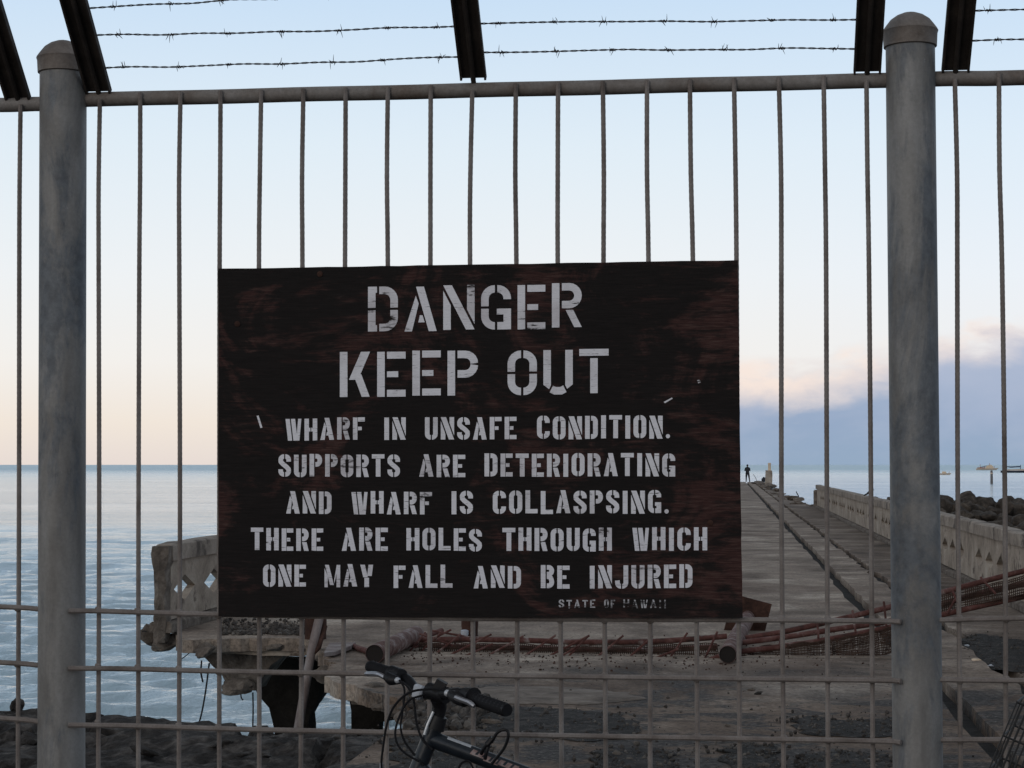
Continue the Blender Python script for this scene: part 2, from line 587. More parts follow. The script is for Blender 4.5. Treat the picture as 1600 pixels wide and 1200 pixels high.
def build_sea():
    EH = EYE.z - SEA
    rows = []
    px = 760.0
    while px > 1.2:
        rows.append(FPX * EH / px)
        px -= (.8 if px > 90 else 1.3) if px < 420 else 4.0
    rows += [12000.0, 40000.0]
    na = 460
    a0, a1 = R(-48), R(32)
    # denser columns over the open water on the left
    azs = []
    for i in range(na):
        f = i / (na - 1)
        azs.append(a0 + (a1 - a0) * f)
    rnd = random.Random(3)
    waves = []
    for i in range(34):
        lam = .55 * (1.105 ** i)
        for q in range(2):
            th = rnd.gauss(0.10, .42)
            waves.append((2 * math.pi / lam, math.sin(th), math.cos(th), rnd.random() * 6.28, lam, .0125 * lam * rnd.uniform(.5, 1.2) * (1.0 if lam < 1.25 else (1.25 / lam) ** 1.1)))
    import numpy as np
    rr = np.array(rows)
    aa = np.array(azs)
    X = rr[:, None] * np.sin(aa)[None, :]
    Y = rr[:, None] * np.cos(aa)[None, :]
    dr = np.abs(np.gradient(rr))
    Z = np.zeros_like(X)
    dl = np.maximum(dr, rr * (aa[1] - aa[0]))[:, None]
    for k, sx, cy, ph, lam, am in waves:
        fade = np.clip((lam / dl - 2.0) / 1.6, 0, 1)
        a = k * (X * sx + Y * cy) + ph
        Z += am * fade * (np.sin(a) + .25 * np.sin(2 * a + .6))
    Z += SEA
    nr = len(rows)
    vs = np.stack([X, Y, Z], -1).reshape(-1, 3)
    idx = np.arange(nr * na).reshape(nr, na)
    quads = np.stack([idx[:-1, :-1], idx[:-1, 1:], idx[1:, 1:], idx[1:, :-1]], -1).reshape(-1, 4)
    me = bpy.data.meshes.new('sea')
    me.from_pydata(vs.tolist(), [], quads.tolist())
    me.polygons.foreach_set('use_smooth', [True] * len(me.polygons))
    me.update()
    if me.polygons[0].normal.z < 0:
        me.flip_normals()
    me.materials.append(M['sea'])
    o = bpy.data.objects.new('sea', me)
    COL.objects.link(o)
    tag(o, 'calm pale blue sea with small ripples reaching the horizon', None, None, 'structure')


build_sea()

# ------------------------------------------------------------------ wharf deck, shore
def jag(a, b, step, amp, rnd):
    """points from a to b (a included, b not) with a ragged sideways offset"""
    a, b = Vector(a), Vector(b)
    L = (b - a).length
    n = max(1, int(L / step))
    nrm = Vector((-(b - a).y, (b - a).x)).normalized() if L > 0 else Vector((0, 0))
    out = [a]
    for i in range(1, n):
        out.append(a.lerp(b, i / n) + nrm * rnd.uniform(-amp, amp))
    return out


def ragged(poly, rnd):
    """poly: list of (x, y, step, amp) - step and amp describe the edge that leaves the point"""
    pts = []
    for i, (x, y, st, am) in enumerate(poly):
        nx, ny = poly[(i + 1) % len(poly)][:2]
        pts += jag((x, y), (nx, ny), st, am, rnd)
    return pts


def slab(mb, pts, z0, z1):
    mb.prism([(p[0], p[1], z0) for p in pts], (0, 0, z1 - z0))


rnd = random.Random(11)
D0 = lambda u, v: (at_z(u, v, 0).x, at_z(u, v, 0).y)
front = [(600, 1150), (632, 1134), (645, 1104), (600, 1086), (545, 1069), (507, 1057), (522, 1040), (500, 1013), (475, 998), (390, 997), (286, 1000)]
YB = 9.6
polyA = [(1.52, YB, .5, .02), (-2.25, YB, 1, .0)]
for (u, v) in front:
    x, y = D0(u, v)
    polyA.append((x, y, .085, .05))
xl, yl = polyA[-1][:2]
polyA += [(-5.86, 19.2, .8, .03), (-5.98, 19.5, .8, .02), (-5.98, 190, 1.5, .0), (1.50, 190, .9, .035)]
mbd = MB()
slab(mbd, ragged(polyA, rnd), 0.0, -.13)
polyB = [(1.70, YB, 1, 0), (1.70, 188, .8, .03), (2.25, 188, .5, .05), (2.25, YB, 1, 0)]
polyB = [(1.70, YB, .7, .02), (1.70, 188, 1, 0.0), (2.22, 188, .55, .045), (2.22, YB, 1, 0)][::1]
slab(mbd, ragged(polyB, rnd), 0.012, -.21)
polyC = [(2.38, YB, .5, .05), (2.38, 186, .6, .2), (2.7, 160, .7, .25), (2.95, 120, .7, .25), (3.1, 95, .6, .25), (3.45, 79, .5, .1), (3.66, 77, 2, .0), (3.66, YB, 1, 0)]
slab(mbd, ragged(polyC, rnd), -.008, -.21)
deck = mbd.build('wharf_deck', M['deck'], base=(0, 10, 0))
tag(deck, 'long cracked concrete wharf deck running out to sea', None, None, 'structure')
mb = MB()
slab(mb, [(1.2, YB), (2.75, YB), (2.5, 184), (1.2, 184)], -.09, -.16)
tag(mb.build('rail_slot_bed', M['slot']), 'dark grit filling the two long slots in the deck', None, None, 'structure')

# land the fence stands on: rises a little towards the camera, ends at the shore edge
mb = MB()
shore = [at_z(-150, 1106, -.05), at_z(60, 1113, -.05), at_z(230, 1124, -.05), at_z(420, 1140, -.05), at_z(600, 1152, -.05)]
edge = []
for a, b in zip(shore[:-1], shore[1:]):
    edge += jag((a.x, a.y), (b.x, b.y), .14, .05, rnd)
edge.append(Vector((-2.262, 11.75)))
pts = [Vector((-16, 14.5))] + edge + [Vector((-2.262, YB + .05))]
def edge_y(x):
    for a, b in zip(shore[:-1], shore[1:]):
        if a.x <= x <= b.x:
            return a.y + (b.y - a.y) * (x - a.x) / (b.x - a.x)
    return shore[0].y if x < shore[0].x else shore[-1].y

nx, ny = 150, 44
vs, fs = [], []
for i in range(nx + 1):
    x = -10.5 + (10.5 - 2.262) * i / nx
    ye = edge_y(x) + .10 * mnoise.noise(Vector((x * 3.1, 1, 0))) + .05 * mnoise.noise(Vector((x * 9, 4, 0)))
    for j in range(ny + 1):
        yy = YB + .05 + (ye - YB - .05) * j / ny
        q = Vector((x, yy, 0))
        h = .018 * mnoise.noise(q * 11) + .012 * mnoise.noise(q * 23) + .045 * mnoise.fractal(q * 1.9, .8, 2.0, 6) + .025 * abs(mnoise.noise(q * 4.3 + Vector((9, 2, 1))))
        # broken slabs of rock along the edge, dark gaps between them
        gap = abs(mnoise.noise(Vector((x * 1.6, yy * 1.1, 7.7))))
        if gap < .07:
            h -= .16 * (1 - gap / .07)
        h -= .10 * min(1.0, max(0.0, (ye - .55 - yy) / .35))
        f = min(1.0, (x + 2.262) / -.3) if x > -2.562 else 1.0
        vs.append((x, yy, -.045 + h * f * min(1, j / 4)))
    for dz in (-.35, -.9, -2.9):
        vs.append((x, ye + .12 * mnoise.noise(Vector((x * 2.3, dz * 3, 3))) - .03, dz))
k = ny + 4
for i in range(nx):
    for j in range(k - 1):
        fs.append((i * k + j, (i + 1) * k + j, (i + 1) * k + j + 1, i * k + j + 1))
mb.add(vs, fs)
slab(mb, [(-16, YB + .05), (-10.5, YB + .05), (-10.5, 13.2), (-16, 14.5)], -.05, -2.9)
gnd_rows = [(-12, .28), (5.6, .28), (8.2, .10), (YB, -.02)]
xs = [-16, -8, -4, -2, 0, 2, 4, 6, 10]
vs, fs = [], []
for y, z in gnd_rows:
    for x in xs:
        vs.append((x, y, z))
k = len(xs)
for i in range(len(gnd_rows) - 1):
    for j in range(k - 1):
        fs.append((i * k + j, i * k + j + 1, (i + 1) * k + j + 1, (i + 1) * k + j))
mb.add(vs, fs)
mb.add([(-16, YB + .05, -.05), (10, YB + .05, -.05), (10, YB, -.02), (-16, YB, -.02), (-16, YB + .05, -2.9), (10, YB + .05, -2.9)],
       [(0, 1, 2, 3), (0, 4, 5, 1)])
tag(mb.build('shore_ground', M['rubble'], base=(0, 0, 0)), 'dark rough shore ground below the fence', None, None, 'structure')

# ------------------------------------------------------------------ rocks
def rock_mesh(name, seed, mat, sub=3, rough=.35, flat=.8):
    bm = bmesh.new()
    bmesh.ops.create_icosphere(bm, subdivisions=sub, radius=1.0)
    off = Vector((seed * 7.13, seed * 3.7, seed * 1.9))
    r2 = random.Random(seed)
    planes = []
    for _ in range(9):
        d = Vector((r2.gauss(0, 1), r2.gauss(0, 1), r2.gauss(0, 1))).normalized()
        planes.append((d, r2.uniform(.62, .92)))
    for v in bm.verts:
        p = v.co.copy()
        for d, h in planes:
            s = p.dot(d)
            if s > h:
                p -= d * (s - h) * .85
        k = 1 + rough * .6 * mnoise.noise(p * 1.4 + off) + rough * .35 * mnoise.noise(p * 3.6 + off) + rough * .2 * mnoise.noise(p * 8 + off)
        v.co = p * k
        v.co.z *= flat
    me = bpy.data.meshes.new(name)
    bm.to_mesh(me)
    bm.free()
    me.polygons.foreach_set('use_smooth', [True] * len(me.polygons))
    try:
        me.set_sharp_from_angle(angle=R(32))
    except Exception:
        pass
    me.materials.append(mat)
    return me


def put_rock(name, me, loc, s, rot, label, group, cat='rock'):
    o = bpy.data.objects.new(name, me)
    COL.objects.link(o)
    o.location = loc
    o.scale = s if isinstance(s, tuple) else (s, s, s)
    o.rotation_euler = rot
    tag(o, label, cat, group)
    return o


basalts = [rock_mesh('boulder', 20 + i, M['basalt'], 3, .34, .85) for i in range(7)]
rubs = [rock_mesh('rubble_rock', 40 + i, M['rubble'], 3, .5, .7) for i in range(6)]
chunks = [rock_mesh('concrete_chunk', 60 + i, M['broken'], 3, .5, .75) for i in range(6)]


def rr(r):
    return (r.uniform(-.4, .4), r.uniform(-.4, .4), r.uniform(0, 6.28))


# breakwater of boulders beyond the parapet on the right
rb = random.Random(5)
nb = 0
for row, (D, ztop) in enumerate([(84, .16), (80, .02), (75, -.25), (70, -.65), (65, -1.1), (60, -1.55), (55, -2.0), (51, -2.3)]):
    x = 6.3 + row * .15 if row < 3 else 6.6 + rb.random() * .4
    xmax = .158 * D + 3.2 + .7
    while x < xmax:
        s = rb.uniform(.34, .66)
        if row == 0 and x < 7.4:
            s *= .75
        put_rock('boulder', rb.choice(basalts), (x, D + rb.uniform(-1.2, 1.2), ztop - s * .45 + rb.uniform(-.12, .18)),
                 (s * rb.uniform(.9, 1.25), s * rb.uniform(.9, 1.2), s * rb.uniform(.85, 1.1)), rr(rb),
                 'dark basalt boulder heaped in the breakwater beyond the right parapet', 'boulders of the breakwater')
        nb += 1
        x += s * rb.uniform(.95, 1.35)
mb = MB()
mb.prism([(6.9, 49, -2.9), (6.9, 86, -2.9), (6.9, 85.2, -.35), (6.9, 50, -2.5)], (20, 0, 0))
tag(mb.build('breakwater_core', M['basalt']), 'packed dark stone underneath the breakwater boulders', None, None, 'structure')

# broken stones along the shore edge, bottom left
rs = random.Random(9)
for i in range(18):
    u = -20 + i * 36 + rs.uniform(-8, 8)
    vv = 1114 + max(0, u - 20) * .066
    row2 = rs.random() < .45
    p = at_z(u, vv + (rs.uniform(14, 46) if row2 else 3), -.06)
    s = rs.uniform(.05, .10) * (.8 if row2 else 1)
    put_rock('rubble_rock', rs.choice(rubs), (p.x, p.y, -.07 + rs.uniform(-.03, .015)), (s * 1.5, s, s * .62), rr(rs),
             'dark grey rubble stone on the broken shore edge at bottom left', 'rubble stones on the shore edge')
p = at_z(26, 1108, -.02)
put_rock('dark_stone', rubs[1], (p.x, p.y, .0), (.055, .055, .09), (0, 0, .3), 'small dark upright stone standing on the shore edge left of the left fence post', None)
# concrete lumps at the broken edge of the deck
for (u, v, z, s, lab) in [(592, 1080, -.05, (.17, .16, .10), 'pale pebbly concrete lump on the broken deck edge behind the handlebar'),
                          (262, 1004, -.12, (.17, .20, .12), 'large broken concrete lump under the end of the left parapet'),
                          (241, 992, -.05, (.07, .16, .17), 'small cracked concrete lump at the foot of the left parapet end'),
                          (376, 1072, -.46, (.17, .2, .10), 'hanging concrete lump under the broken corner of the deck')]:
    p = at_z(u, v, z)
    put_rock('concrete_chunk', chunks[int(u) % 6], p, s, (.1, .2, u), lab, None)
rs = random.Random(23)
for (u, v) in [(515, 1052), (530, 1066), (552, 1076), (572, 1082), (612, 1096), (628, 1104), (640, 1112), (480, 1010), (430, 1008), (320, 1012), (505, 1024)]:
    p = at_z(u, v, -.07)
    s = rs.uniform(.06, .12)
    put_rock('concrete_chunk', rs.choice(chunks), (p.x, p.y, -.09), (s * 1.5, s * 1.2, s * .75), rr(rs),
             'small broken concrete lump clinging to the ragged front edge of the deck', 'concrete lumps on the deck edge')
rs = random.Random(19)
for (u, v) in [(766, 1133), (650, 1092), (700, 1112), (735, 1120), (780, 1118), (720, 1106), (672, 1100), (690, 1126), (812, 1132), (990, 1135), (1137, 1135), (1185, 1085), (1176, 1079), (1345, 1128), (960, 1182), (640, 1140), (664, 1118)]:
    p = at_z(u + rs.uniform(-3, 3), v, 0.0)
    s = rs.uniform(.014, .04)
    if u == 766:
        s = .05
    put_rock('loose_stone', rs.choice(chunks if rs.random() < .6 else rubs), (p.x, p.y, s * .3), (s * 1.5, s, s * .8), rr(rs),
             'small loose stone lying on the dark ground at the landward end of the wharf', 'loose stones on the wharf')
# broken concrete along the far right edge of the deck, beyond the parapet
for i in range(30):
    f = i / 29
    D = 80 * (1 - f) + 172 * f
    xe = 3.35 - .9 * f
    s = rs.uniform(.10, .27)
    put_rock('concrete_chunk', rs.choice(chunks), (xe + rs.uniform(-.35, .3), D + rs.uniform(-1, 1), .02 + rs.uniform(-.1, .08)),
             (s * 1.3, s * 1.6, s * .6), rr(rs), 'broken concrete piece along the far collapsed edge of the deck', 'broken concrete along the far deck edge')

# grit and dark soil spread over the landward end of the deck, pale dust between
def patch(name, label, px, z, mat, amp, seed, kind='stuff'):
    r = random.Random(seed)
    P = [at_z(u, v, z) for u, v in px]
    pts = []
    for i, a in enumerate(P):
        b = P[(i + 1) % len(P)]
        pts += jag((a.x, a.y), (b.x, b.y), .09, amp, r)
    cx = sum(p[0] for p in pts) / len(pts)
    cy = sum(p[1] for p in pts) / len(pts)
    mb = MB()
    n = len(pts)
    rings = [(1.0, 0.0), (.93, .006), (.6, .010), (.25, .012)]
    vs, fs = [], []
    for f, dz in rings:
        for p in pts:
            q = Vector((cx + (p[0] - cx) * f, cy + (p[1] - cy) * f, 0))
            vs.append((q.x, q.y, z + dz + (.012 * mnoise.noise(q * 5) if dz > 0 else 0)))
    for i in range(len(rings) - 1):
        for k in range(n):
            k2 = (k + 1) % n
            fs.append((i * n + k, i * n + k2, (i + 1) * n + k2, (i + 1) * n + k))
    fs.append(tuple((len(rings) - 1) * n + k for k in range(n)))
    mb.add(vs, fs)
    o = mb.build(name, mat, smooth=True)
    tag(o, label, None, None, kind)
    return pts


M['soil'] = mottle('dark_soil', [(.005, .0045, .004), (.017, .015, .0135), (.06, .052, .047)], 9.0, .95, 1.0, fine=40, spots=((.16, .15, .14), 30.0, .60, .68), bdist=.02)
M['gravelstone'] = mottle('gravel_stone', [(.015, .013, .012), (.055, .048, .043), (.17, .155, .14)], 6.0, .95, .5, fine=40, bdist=.01)
M['dust'] = mottle('pale_dust', [(.07, .056, .045), (.145, .118, .097), (.22, .187, .157)], 4.0, .95, .6, fine=26, bdist=.01)
PATCH = [
    ('grit_patch', 'wide dark grit patch on the ground right of the bicycle grip', [(742, 1112), (800, 1104), (900, 1108), (975, 1116), (1000, 1134), (985, 1152), (900, 1158), (830, 1150), (760, 1148)], .005),
    ('grit_patch', 'very dark oily grit patch left of the right fence post', [(1238, 1124), (1262, 1118), (1300, 1124), (1345, 1126), (1400, 1120), (1402, 1148), (1330, 1152), (1262, 1148)], .005),
    ('grit_patch', 'dark grit patch along the bottom edge below the sign', [(930, 1172), (1010, 1166), (1060, 1178), (1050, 1212), (940, 1214)], .005),
    ('grit_patch', 'small dark grit patch at the bottom between two upright bars', [(1128, 1166), (1180, 1160), (1212, 1170), (1222, 1206), (1140, 1208)], .005),
    ('grit_patch', 'dark grit patch at the bottom left of the right fence post', [(1250, 1180), (1330, 1174), (1395, 1180), (1395, 1212), (1260, 1214)], .005),
    ('grit_patch', 'dark soil patch under the bicycle stem near the broken edge', [(652, 1110), (690, 1098), (745, 1096), (742, 1128), (700, 1142), (655, 1148)], .005),
    ('grit_patch', 'dark littered soil patch right of the right fence post', [(1492, 1000), (1530, 990), (1620, 1004), (1660, 1030), (1620, 1052), (1550, 1046), (1510, 1030)], -.003),
    ('grit_patch', 'dark soil patch on the shore left of the bicycle frame', [(606, 1156), (640, 1146), (700, 1150), (770, 1166), (765, 1215), (612, 1215)], .005),
    ('dust_patch', 'pale dusty band on the ground behind the right bicycle grip', [(700, 1080), (780, 1072), (880, 1074), (985, 1082), (1010, 1092), (930, 1100), (820, 1100), (730, 1098)], .003),
]
gm_ = MB()
rg = random.Random(77)
def pip(x, y, poly):
    c = False
    n = len(poly)
    for i in range(n):
        x1, y1 = poly[i][0], poly[i][1]
        x2, y2 = poly[(i + 1) % n][0], poly[(i + 1) % n][1]
        if (y1 > y) != (y2 > y) and x < (x2 - x1) * (y - y1) / (y2 - y1) + x1:
            c = not c
    return c
ICO_V = [Vector(p).normalized() for p in ((0, 1, 1.618), (0, -1, 1.618), (0, 1, -1.618), (0, -1, -1.618), (1, 1.618, 0), (-1, 1.618, 0), (1, -1.618, 0), (-1, -1.618, 0), (1.618, 0, 1), (-1.618, 0, 1), (1.618, 0, -1), (-1.618, 0, -1))]
ICO_F = [(0, 1, 8), (0, 8, 4), (0, 4, 5), (0, 5, 9), (0, 9, 1), (1, 6, 8), (8, 6, 10), (8, 10, 4), (4, 10, 2), (4, 2, 5), (5, 2, 11), (5, 11, 9), (9, 11, 7), (9, 7, 1), (1, 7, 6), (3, 6, 7), (3, 7, 11), (3, 11, 2), (3, 2, 10), (3, 10, 6)]
def pebble(x, y, z, s):
    e = Euler((rg.uniform(0, 6), rg.uniform(0, 6), rg.uniform(0, 6))).to_matrix()
    gm_.add([Vector((x, y, z)) + Vector((1, 1, .65)) * 0 + (e @ (v * s * rg.uniform(.7, 1.25))) for v in ICO_V], ICO_F)
for i, (nm, lab, px, z) in enumerate(PATCH):
    pts = patch(nm, lab, px, z, M['soil'] if nm == 'grit_patch' else M['dust'], .06, 300 + i)
    if nm != 'grit_patch':
        continue
    xs_ = [p[0] for p in pts]; ys_ = [p[1] for p in pts]
    want = 260
    while want:
        x, y = rg.uniform(min(xs_) - .15, max(xs_) + .15), rg.uniform(min(ys_) - .15, max(ys_) + .15)
        if pip(x, y, pts) or rg.random() < .12:
            s = .004 + .014 * rg.random() ** 3
            pebble(x, y, z + .010, s)
            want -= 1
for _ in range(500):
    y = rg.uniform(10.7, 18.0)
    x = rg.uniform(-2.2, 1.45) if rg.random() < .7 else rg.uniform(2.4, 3.4)
    pebble(x, y, .004, .003 + .012 * rg.random() ** 4)
# crumbled concrete between the left parapet and the deck
for _ in range(900):
    u = rg.uniform(345, 478)
    v = 993 - abs(rg.gauss(0, 11))
    p = at_z(u, v, 0)
    pebble(p.x, p.y, .01, .006 + .026 * rg.random() ** 3)
for _ in range(260):
    u = rg.uniform(625, 760)
    v = rg.uniform(1086, 1140)
    if u < 632 + (v - 1086) * .1:
        continue
    p = at_z(u, v, 0)
    pebble(p.x, p.y, .012, .010 + .045 * rg.random() ** 2)
gravel_mb = gm_
gm_ = MB()
for _ in range(900):                     # rust flakes and scraps shed by the fallen gates
    u = rg.uniform(625, 1400)
    v = (1010 if u < 1120 else 1010 - (u - 1120) * .06) + rg.gauss(12, 13)
    p = at_z(u, v, 0)
    pebble(p.x, p.y, .004, .003 + .011 * rg.random() ** 2.5)
tag(gm_.build('rust_flakes', M['rust'], base=(-1, 17.5, 0)), 'rust flakes and dark scraps strewn under the fallen gates', None, None, 'stuff')
gm_ = gravel_mb
tag(gm_.build('gravel', M['gravelstone'], base=(0, 12, 0)), 'loose grey gravel and crumbled concrete scattered over the wharf', None, None, 'stuff')

# ------------------------------------------------------------------ parapets with diamond openings
DL, DH, DZ = .78, .14, .43

def parapet_body(x0, x1, y0, y1, ztop, zbot, centres):
    """wall from x0 to x1, along y, with diamond openings at the given centres"""
    mb = MB()
    cuts = [y0]
    cells = []
    for c in centres:
        a, b = c - DL / 2 - .04, c + DL / 2 + .04
        if a < cuts[-1] - 1e-6 or b > y1:
            continue
        if a > cuts[-1] + 1e-6:
            cells.append((cuts[-1], a, None))
        cells.append((a, b, c))
        cuts.append(b)
    if cuts[-1] < y1:
        cells.append((cuts[-1], y1, None))
    for a, b, c in cells:
        if c is None:
            for x in (x0, x1):
                mb.add([(x, a, zbot), (x, b, zbot), (x, b, DZ), (x, b, ztop), (x, a, ztop), (x, a, DZ)], [(0, 1, 2, 3, 4, 5)])
        else:
            for x in (x0, x1):
                A, B, C, D = (x, a, zbot), (x, b, zbot), (x, b, ztop), (x, a, ztop)
                E, F, G, H = (x, c, zbot), (x, c, ztop), (x, a, DZ), (x, b, DZ)
                L, Rr, T, Bt = (x, c - DL / 2, DZ), (x, c + DL / 2, DZ), (x, c, DZ + DH), (x, c, DZ - DH)
                mb.add([A, E, Bt, L, G], [(0, 1, 2, 3, 4)])
                mb.add([E, B, H, Rr, Bt], [(0, 1, 2, 3, 4)])
                mb.add([H, C, F, T, Rr], [(0, 1, 2, 3, 4)])
                mb.add([F, D, G, L, T], [(0, 1, 2, 3, 4)])
            d = [(c - DL / 2, DZ), (c, DZ - DH), (c + DL / 2, DZ), (c, DZ + DH)]
            for i in range(4):
                (ya, za), (yb, zb) = d[i], d[(i + 1) % 4]
                mb.add([(x0, ya, za), (x1, ya, za), (x1, yb, zb), (x0, yb, zb)], [(0, 1, 2, 3)])
        mb.add([(x0, a, zbot), (x1, a, zbot), (x1, b, zbot), (x0, b, zbot)], [(0, 1, 2, 3)])
        mb.add([(x0, a, ztop), (x1, a, ztop), (x1, b, ztop), (x0, b, ztop)], [(0, 1, 2, 3)])
    mb.add([(x0, y0, zbot), (x1, y0, zbot), (x1, y0, ztop), (x0, y0, ztop)], [(0, 1, 2, 3)])
    mb.add([(x0, y1, zbot), (x1, y1, zbot), (x1, y1, ztop), (x0, y1, ztop)], [(0, 1, 2, 3)])
    for i, p in enumerate(mb.v):
        pass
    bm = bmesh.new()
    return mb


def weld(o, d=1e-4):
    bm = bmesh.new()
    bm.from_mesh(o.data)
    bmesh.ops.remove_doubles(bm, verts=bm.verts, dist=d)
    bmesh.ops.recalc_face_normals(bm, faces=bm.faces)
    bm.to_mesh(o.data)
    bm.free()


def coping(x0, x1, y0, y1, z0, z1, step, amp, seed):
    """cap of the wall with a slightly uneven, chipped outline"""
    r = random.Random(seed)
    mb = MB()
    n = max(2, int((y1 - y0) / step))
    prof = [(x0, z0), (x1, z0), (x1, z1 - .02), (x1 - .03, z1), (x0 + .03, z1), (x0, z1 - .02)]
    vs, fs = [], []
    for i in range(n + 1):
        y = y0 + (y1 - y0) * i / n
        chip = r.uniform(0, 1) ** 3 * amp * 2
        for j, (x, z) in enumerate(prof):
            vs.append((x + r.uniform(-amp, amp) * .4, y + r.uniform(-amp, amp), z - (chip if j > 1 else 0) + r.uniform(-amp, amp) * .2))
    for i in range(n):
        for j in range(6):
            k = (j + 1) % 6
            fs.append((i * 6 + j, i * 6 + k, (i + 1) * 6 + k, (i + 1) * 6 + j))
    fs.append(tuple(range(6)))
    fs.append(tuple(n * 6 + j for j in range(5, -1, -1)))
    mb.add(vs, fs)
    return mb


# left parapet
par = thing('parapet_wall', 'broken concrete parapet end with two diamond openings at the left edge of the wharf', 'wall', (-5.9, 18.9, 0))
cen = [19.56, 20.70]
y = 22.6
while y < 120:
    cen += [y, y + 1.12, y + 2.24]
    y += 4.3
o = parapet_body(-5.945, -5.855, 19.05, 122, .74, .12, cen).build('wall_panel', M['concrete'], par)
weld(o)
coping(-6.01, -5.81, 18.98, 122, .742, .93, .35, .012, 2).build('coping', M['coping'], par)
coping(-6.02, -5.78, 18.85, 122, .003, .118, .3, .015, 3).build('plinth', M['broken'], par)
mb = MB()
rp = random.Random(4)
prev = None
vs, fs = [], []
nz = 12
for i in range(nz + 1):
    z = -.10 + 1.0 * i / nz
    w = .060 + rp.uniform(-.008, .008) + (.03 if i > 9 else 0)
    for (sx, sy) in ((-1, -1), (0, -1.3), (1, -1), (1, 1), (-1, 1)):
        vs.append((-5.905 + sx * w + rp.uniform(-.008, .008), 18.93 + sy * .10 + rp.uniform(-.018, .018), z))
for i in range(nz):
    for j in range(5):
        k = (j + 1) % 5
        fs.append((i * 5 + j, i * 5 + k, (i + 1) * 5 + k, (i + 1) * 5 + j))
fs += [tuple(range(4, -1, -1)), tuple(nz * 5 + j for j in range(5))]
mb.add(vs, fs)
mb.build('end_pier', M['broken'], par)

# right parapet
par = thing('parapet_wall', 'long pale concrete parapet with rows of diamond openings on the right of the wharf', 'wall', (3.56, 30, 0))
cen = []
y = 12.3
while y < 74:
    cen += [y, y + 1.06, y + 2.12]
    y += 4.2
o = parapet_body(3.50, 3.63, YB + .5, 76.6, .76, .10, cen).build('wall_panel', M['concrete'], par)
weld(o)
coping(3.455, 3.675, YB + .5, 76.8, .762, .935, .4, .010, 12).build('coping', M['coping'], par)
coping(3.42, 3.68, YB + .5, 76.6, .001, .098, .35, .02, 13).build('plinth', M['broken'], par)
mb = MB()
mb.box((3.40, 76.85, -.1), (3.70, 77.6, .72))
mb.build('end_pier', M['broken'], par, bevel=.05)

# ------------------------------------------------------------------ supports under the broken corner
def px_prism(pts, Y, depth):
    mb = MB()
    mb.prism([at_y(u, v, Y) for (u, v) in pts], (0, depth, 0))
    return mb


def roughen(o, cuts, amp, freq=2.5, seed=0):
    bm = bmesh.new()
    bm.from_mesh(o.data)
    bmesh.ops.triangulate(bm, faces=bm.faces)
    for _ in range(cuts):
        bmesh.ops.subdivide_edges(bm, edges=[e for e in bm.edges if e.calc_length() > .18], cuts=1, use_grid_fill=True)
    off = Vector((seed * 3.1, seed, seed * 2.2))
    for v in bm.verts:
        p = v.co * freq + off
        v.co += Vector((mnoise.noise(p), mnoise.noise(p + Vector((31, 7, 3))), mnoise.noise(p + Vector((5, 17, 41))))) * amp
    bmesh.ops.recalc_face_normals(bm, faces=bm.faces)
    bm.to_mesh(o.data)
    bm.free()


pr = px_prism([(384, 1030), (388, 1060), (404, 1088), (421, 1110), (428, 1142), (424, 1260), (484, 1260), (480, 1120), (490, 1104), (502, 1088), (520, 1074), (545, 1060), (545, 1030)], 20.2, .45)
o = pr.build('wharf_pier', M['shade_painted'])
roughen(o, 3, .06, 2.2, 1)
tag(o, 'concrete pier with painted-in shade under the broken deck corner beside the leaning pole', 'pier', 'piers under the wharf')
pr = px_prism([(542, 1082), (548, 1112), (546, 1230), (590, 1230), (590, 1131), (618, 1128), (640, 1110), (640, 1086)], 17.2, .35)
o = pr.build('wharf_pier', M['shade_painted'])
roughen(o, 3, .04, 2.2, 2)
tag(o, 'concrete pier with painted-in shade under the deck behind the bicycle handlebar', 'pier', 'piers under the wharf')
pr = px_prism([(306, 1019), (322, 1032), (343, 1050), (352, 1070), (372, 1080), (400, 1080), (410, 1062), (440, 1026), (440, 1019)], 18.66, .45)
o = pr.build('deck_corbel', M['broken'])
roughen(o, 3, .05, 3.0, 3)
tag(o, 'sloping broken concrete corbel under the left deck corner', 'corbel')
o = px_prism([(283, 999.5), (300, 1019), (390, 1023), (474, 1026), (484, 1016), (482, 999.5)], 18.45, .7).build('deck_edge_beam', M['concrete'])
roughen(o, 3, .02, 4.0, 5)
tag(o, 'straight concrete edge beam along the broken front of the deck', 'beam')
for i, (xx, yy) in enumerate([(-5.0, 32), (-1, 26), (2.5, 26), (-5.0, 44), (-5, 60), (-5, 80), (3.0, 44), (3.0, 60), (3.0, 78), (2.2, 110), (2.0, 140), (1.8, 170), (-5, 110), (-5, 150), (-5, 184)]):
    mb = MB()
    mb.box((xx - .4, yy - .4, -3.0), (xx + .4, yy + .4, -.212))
    o = mb.build('wharf_pier', M['shade_painted'], bevel=.05)
    tag(o, 'square concrete pier standing in the shade under the wharf further out', 'pier', 'far piers under the wharf')

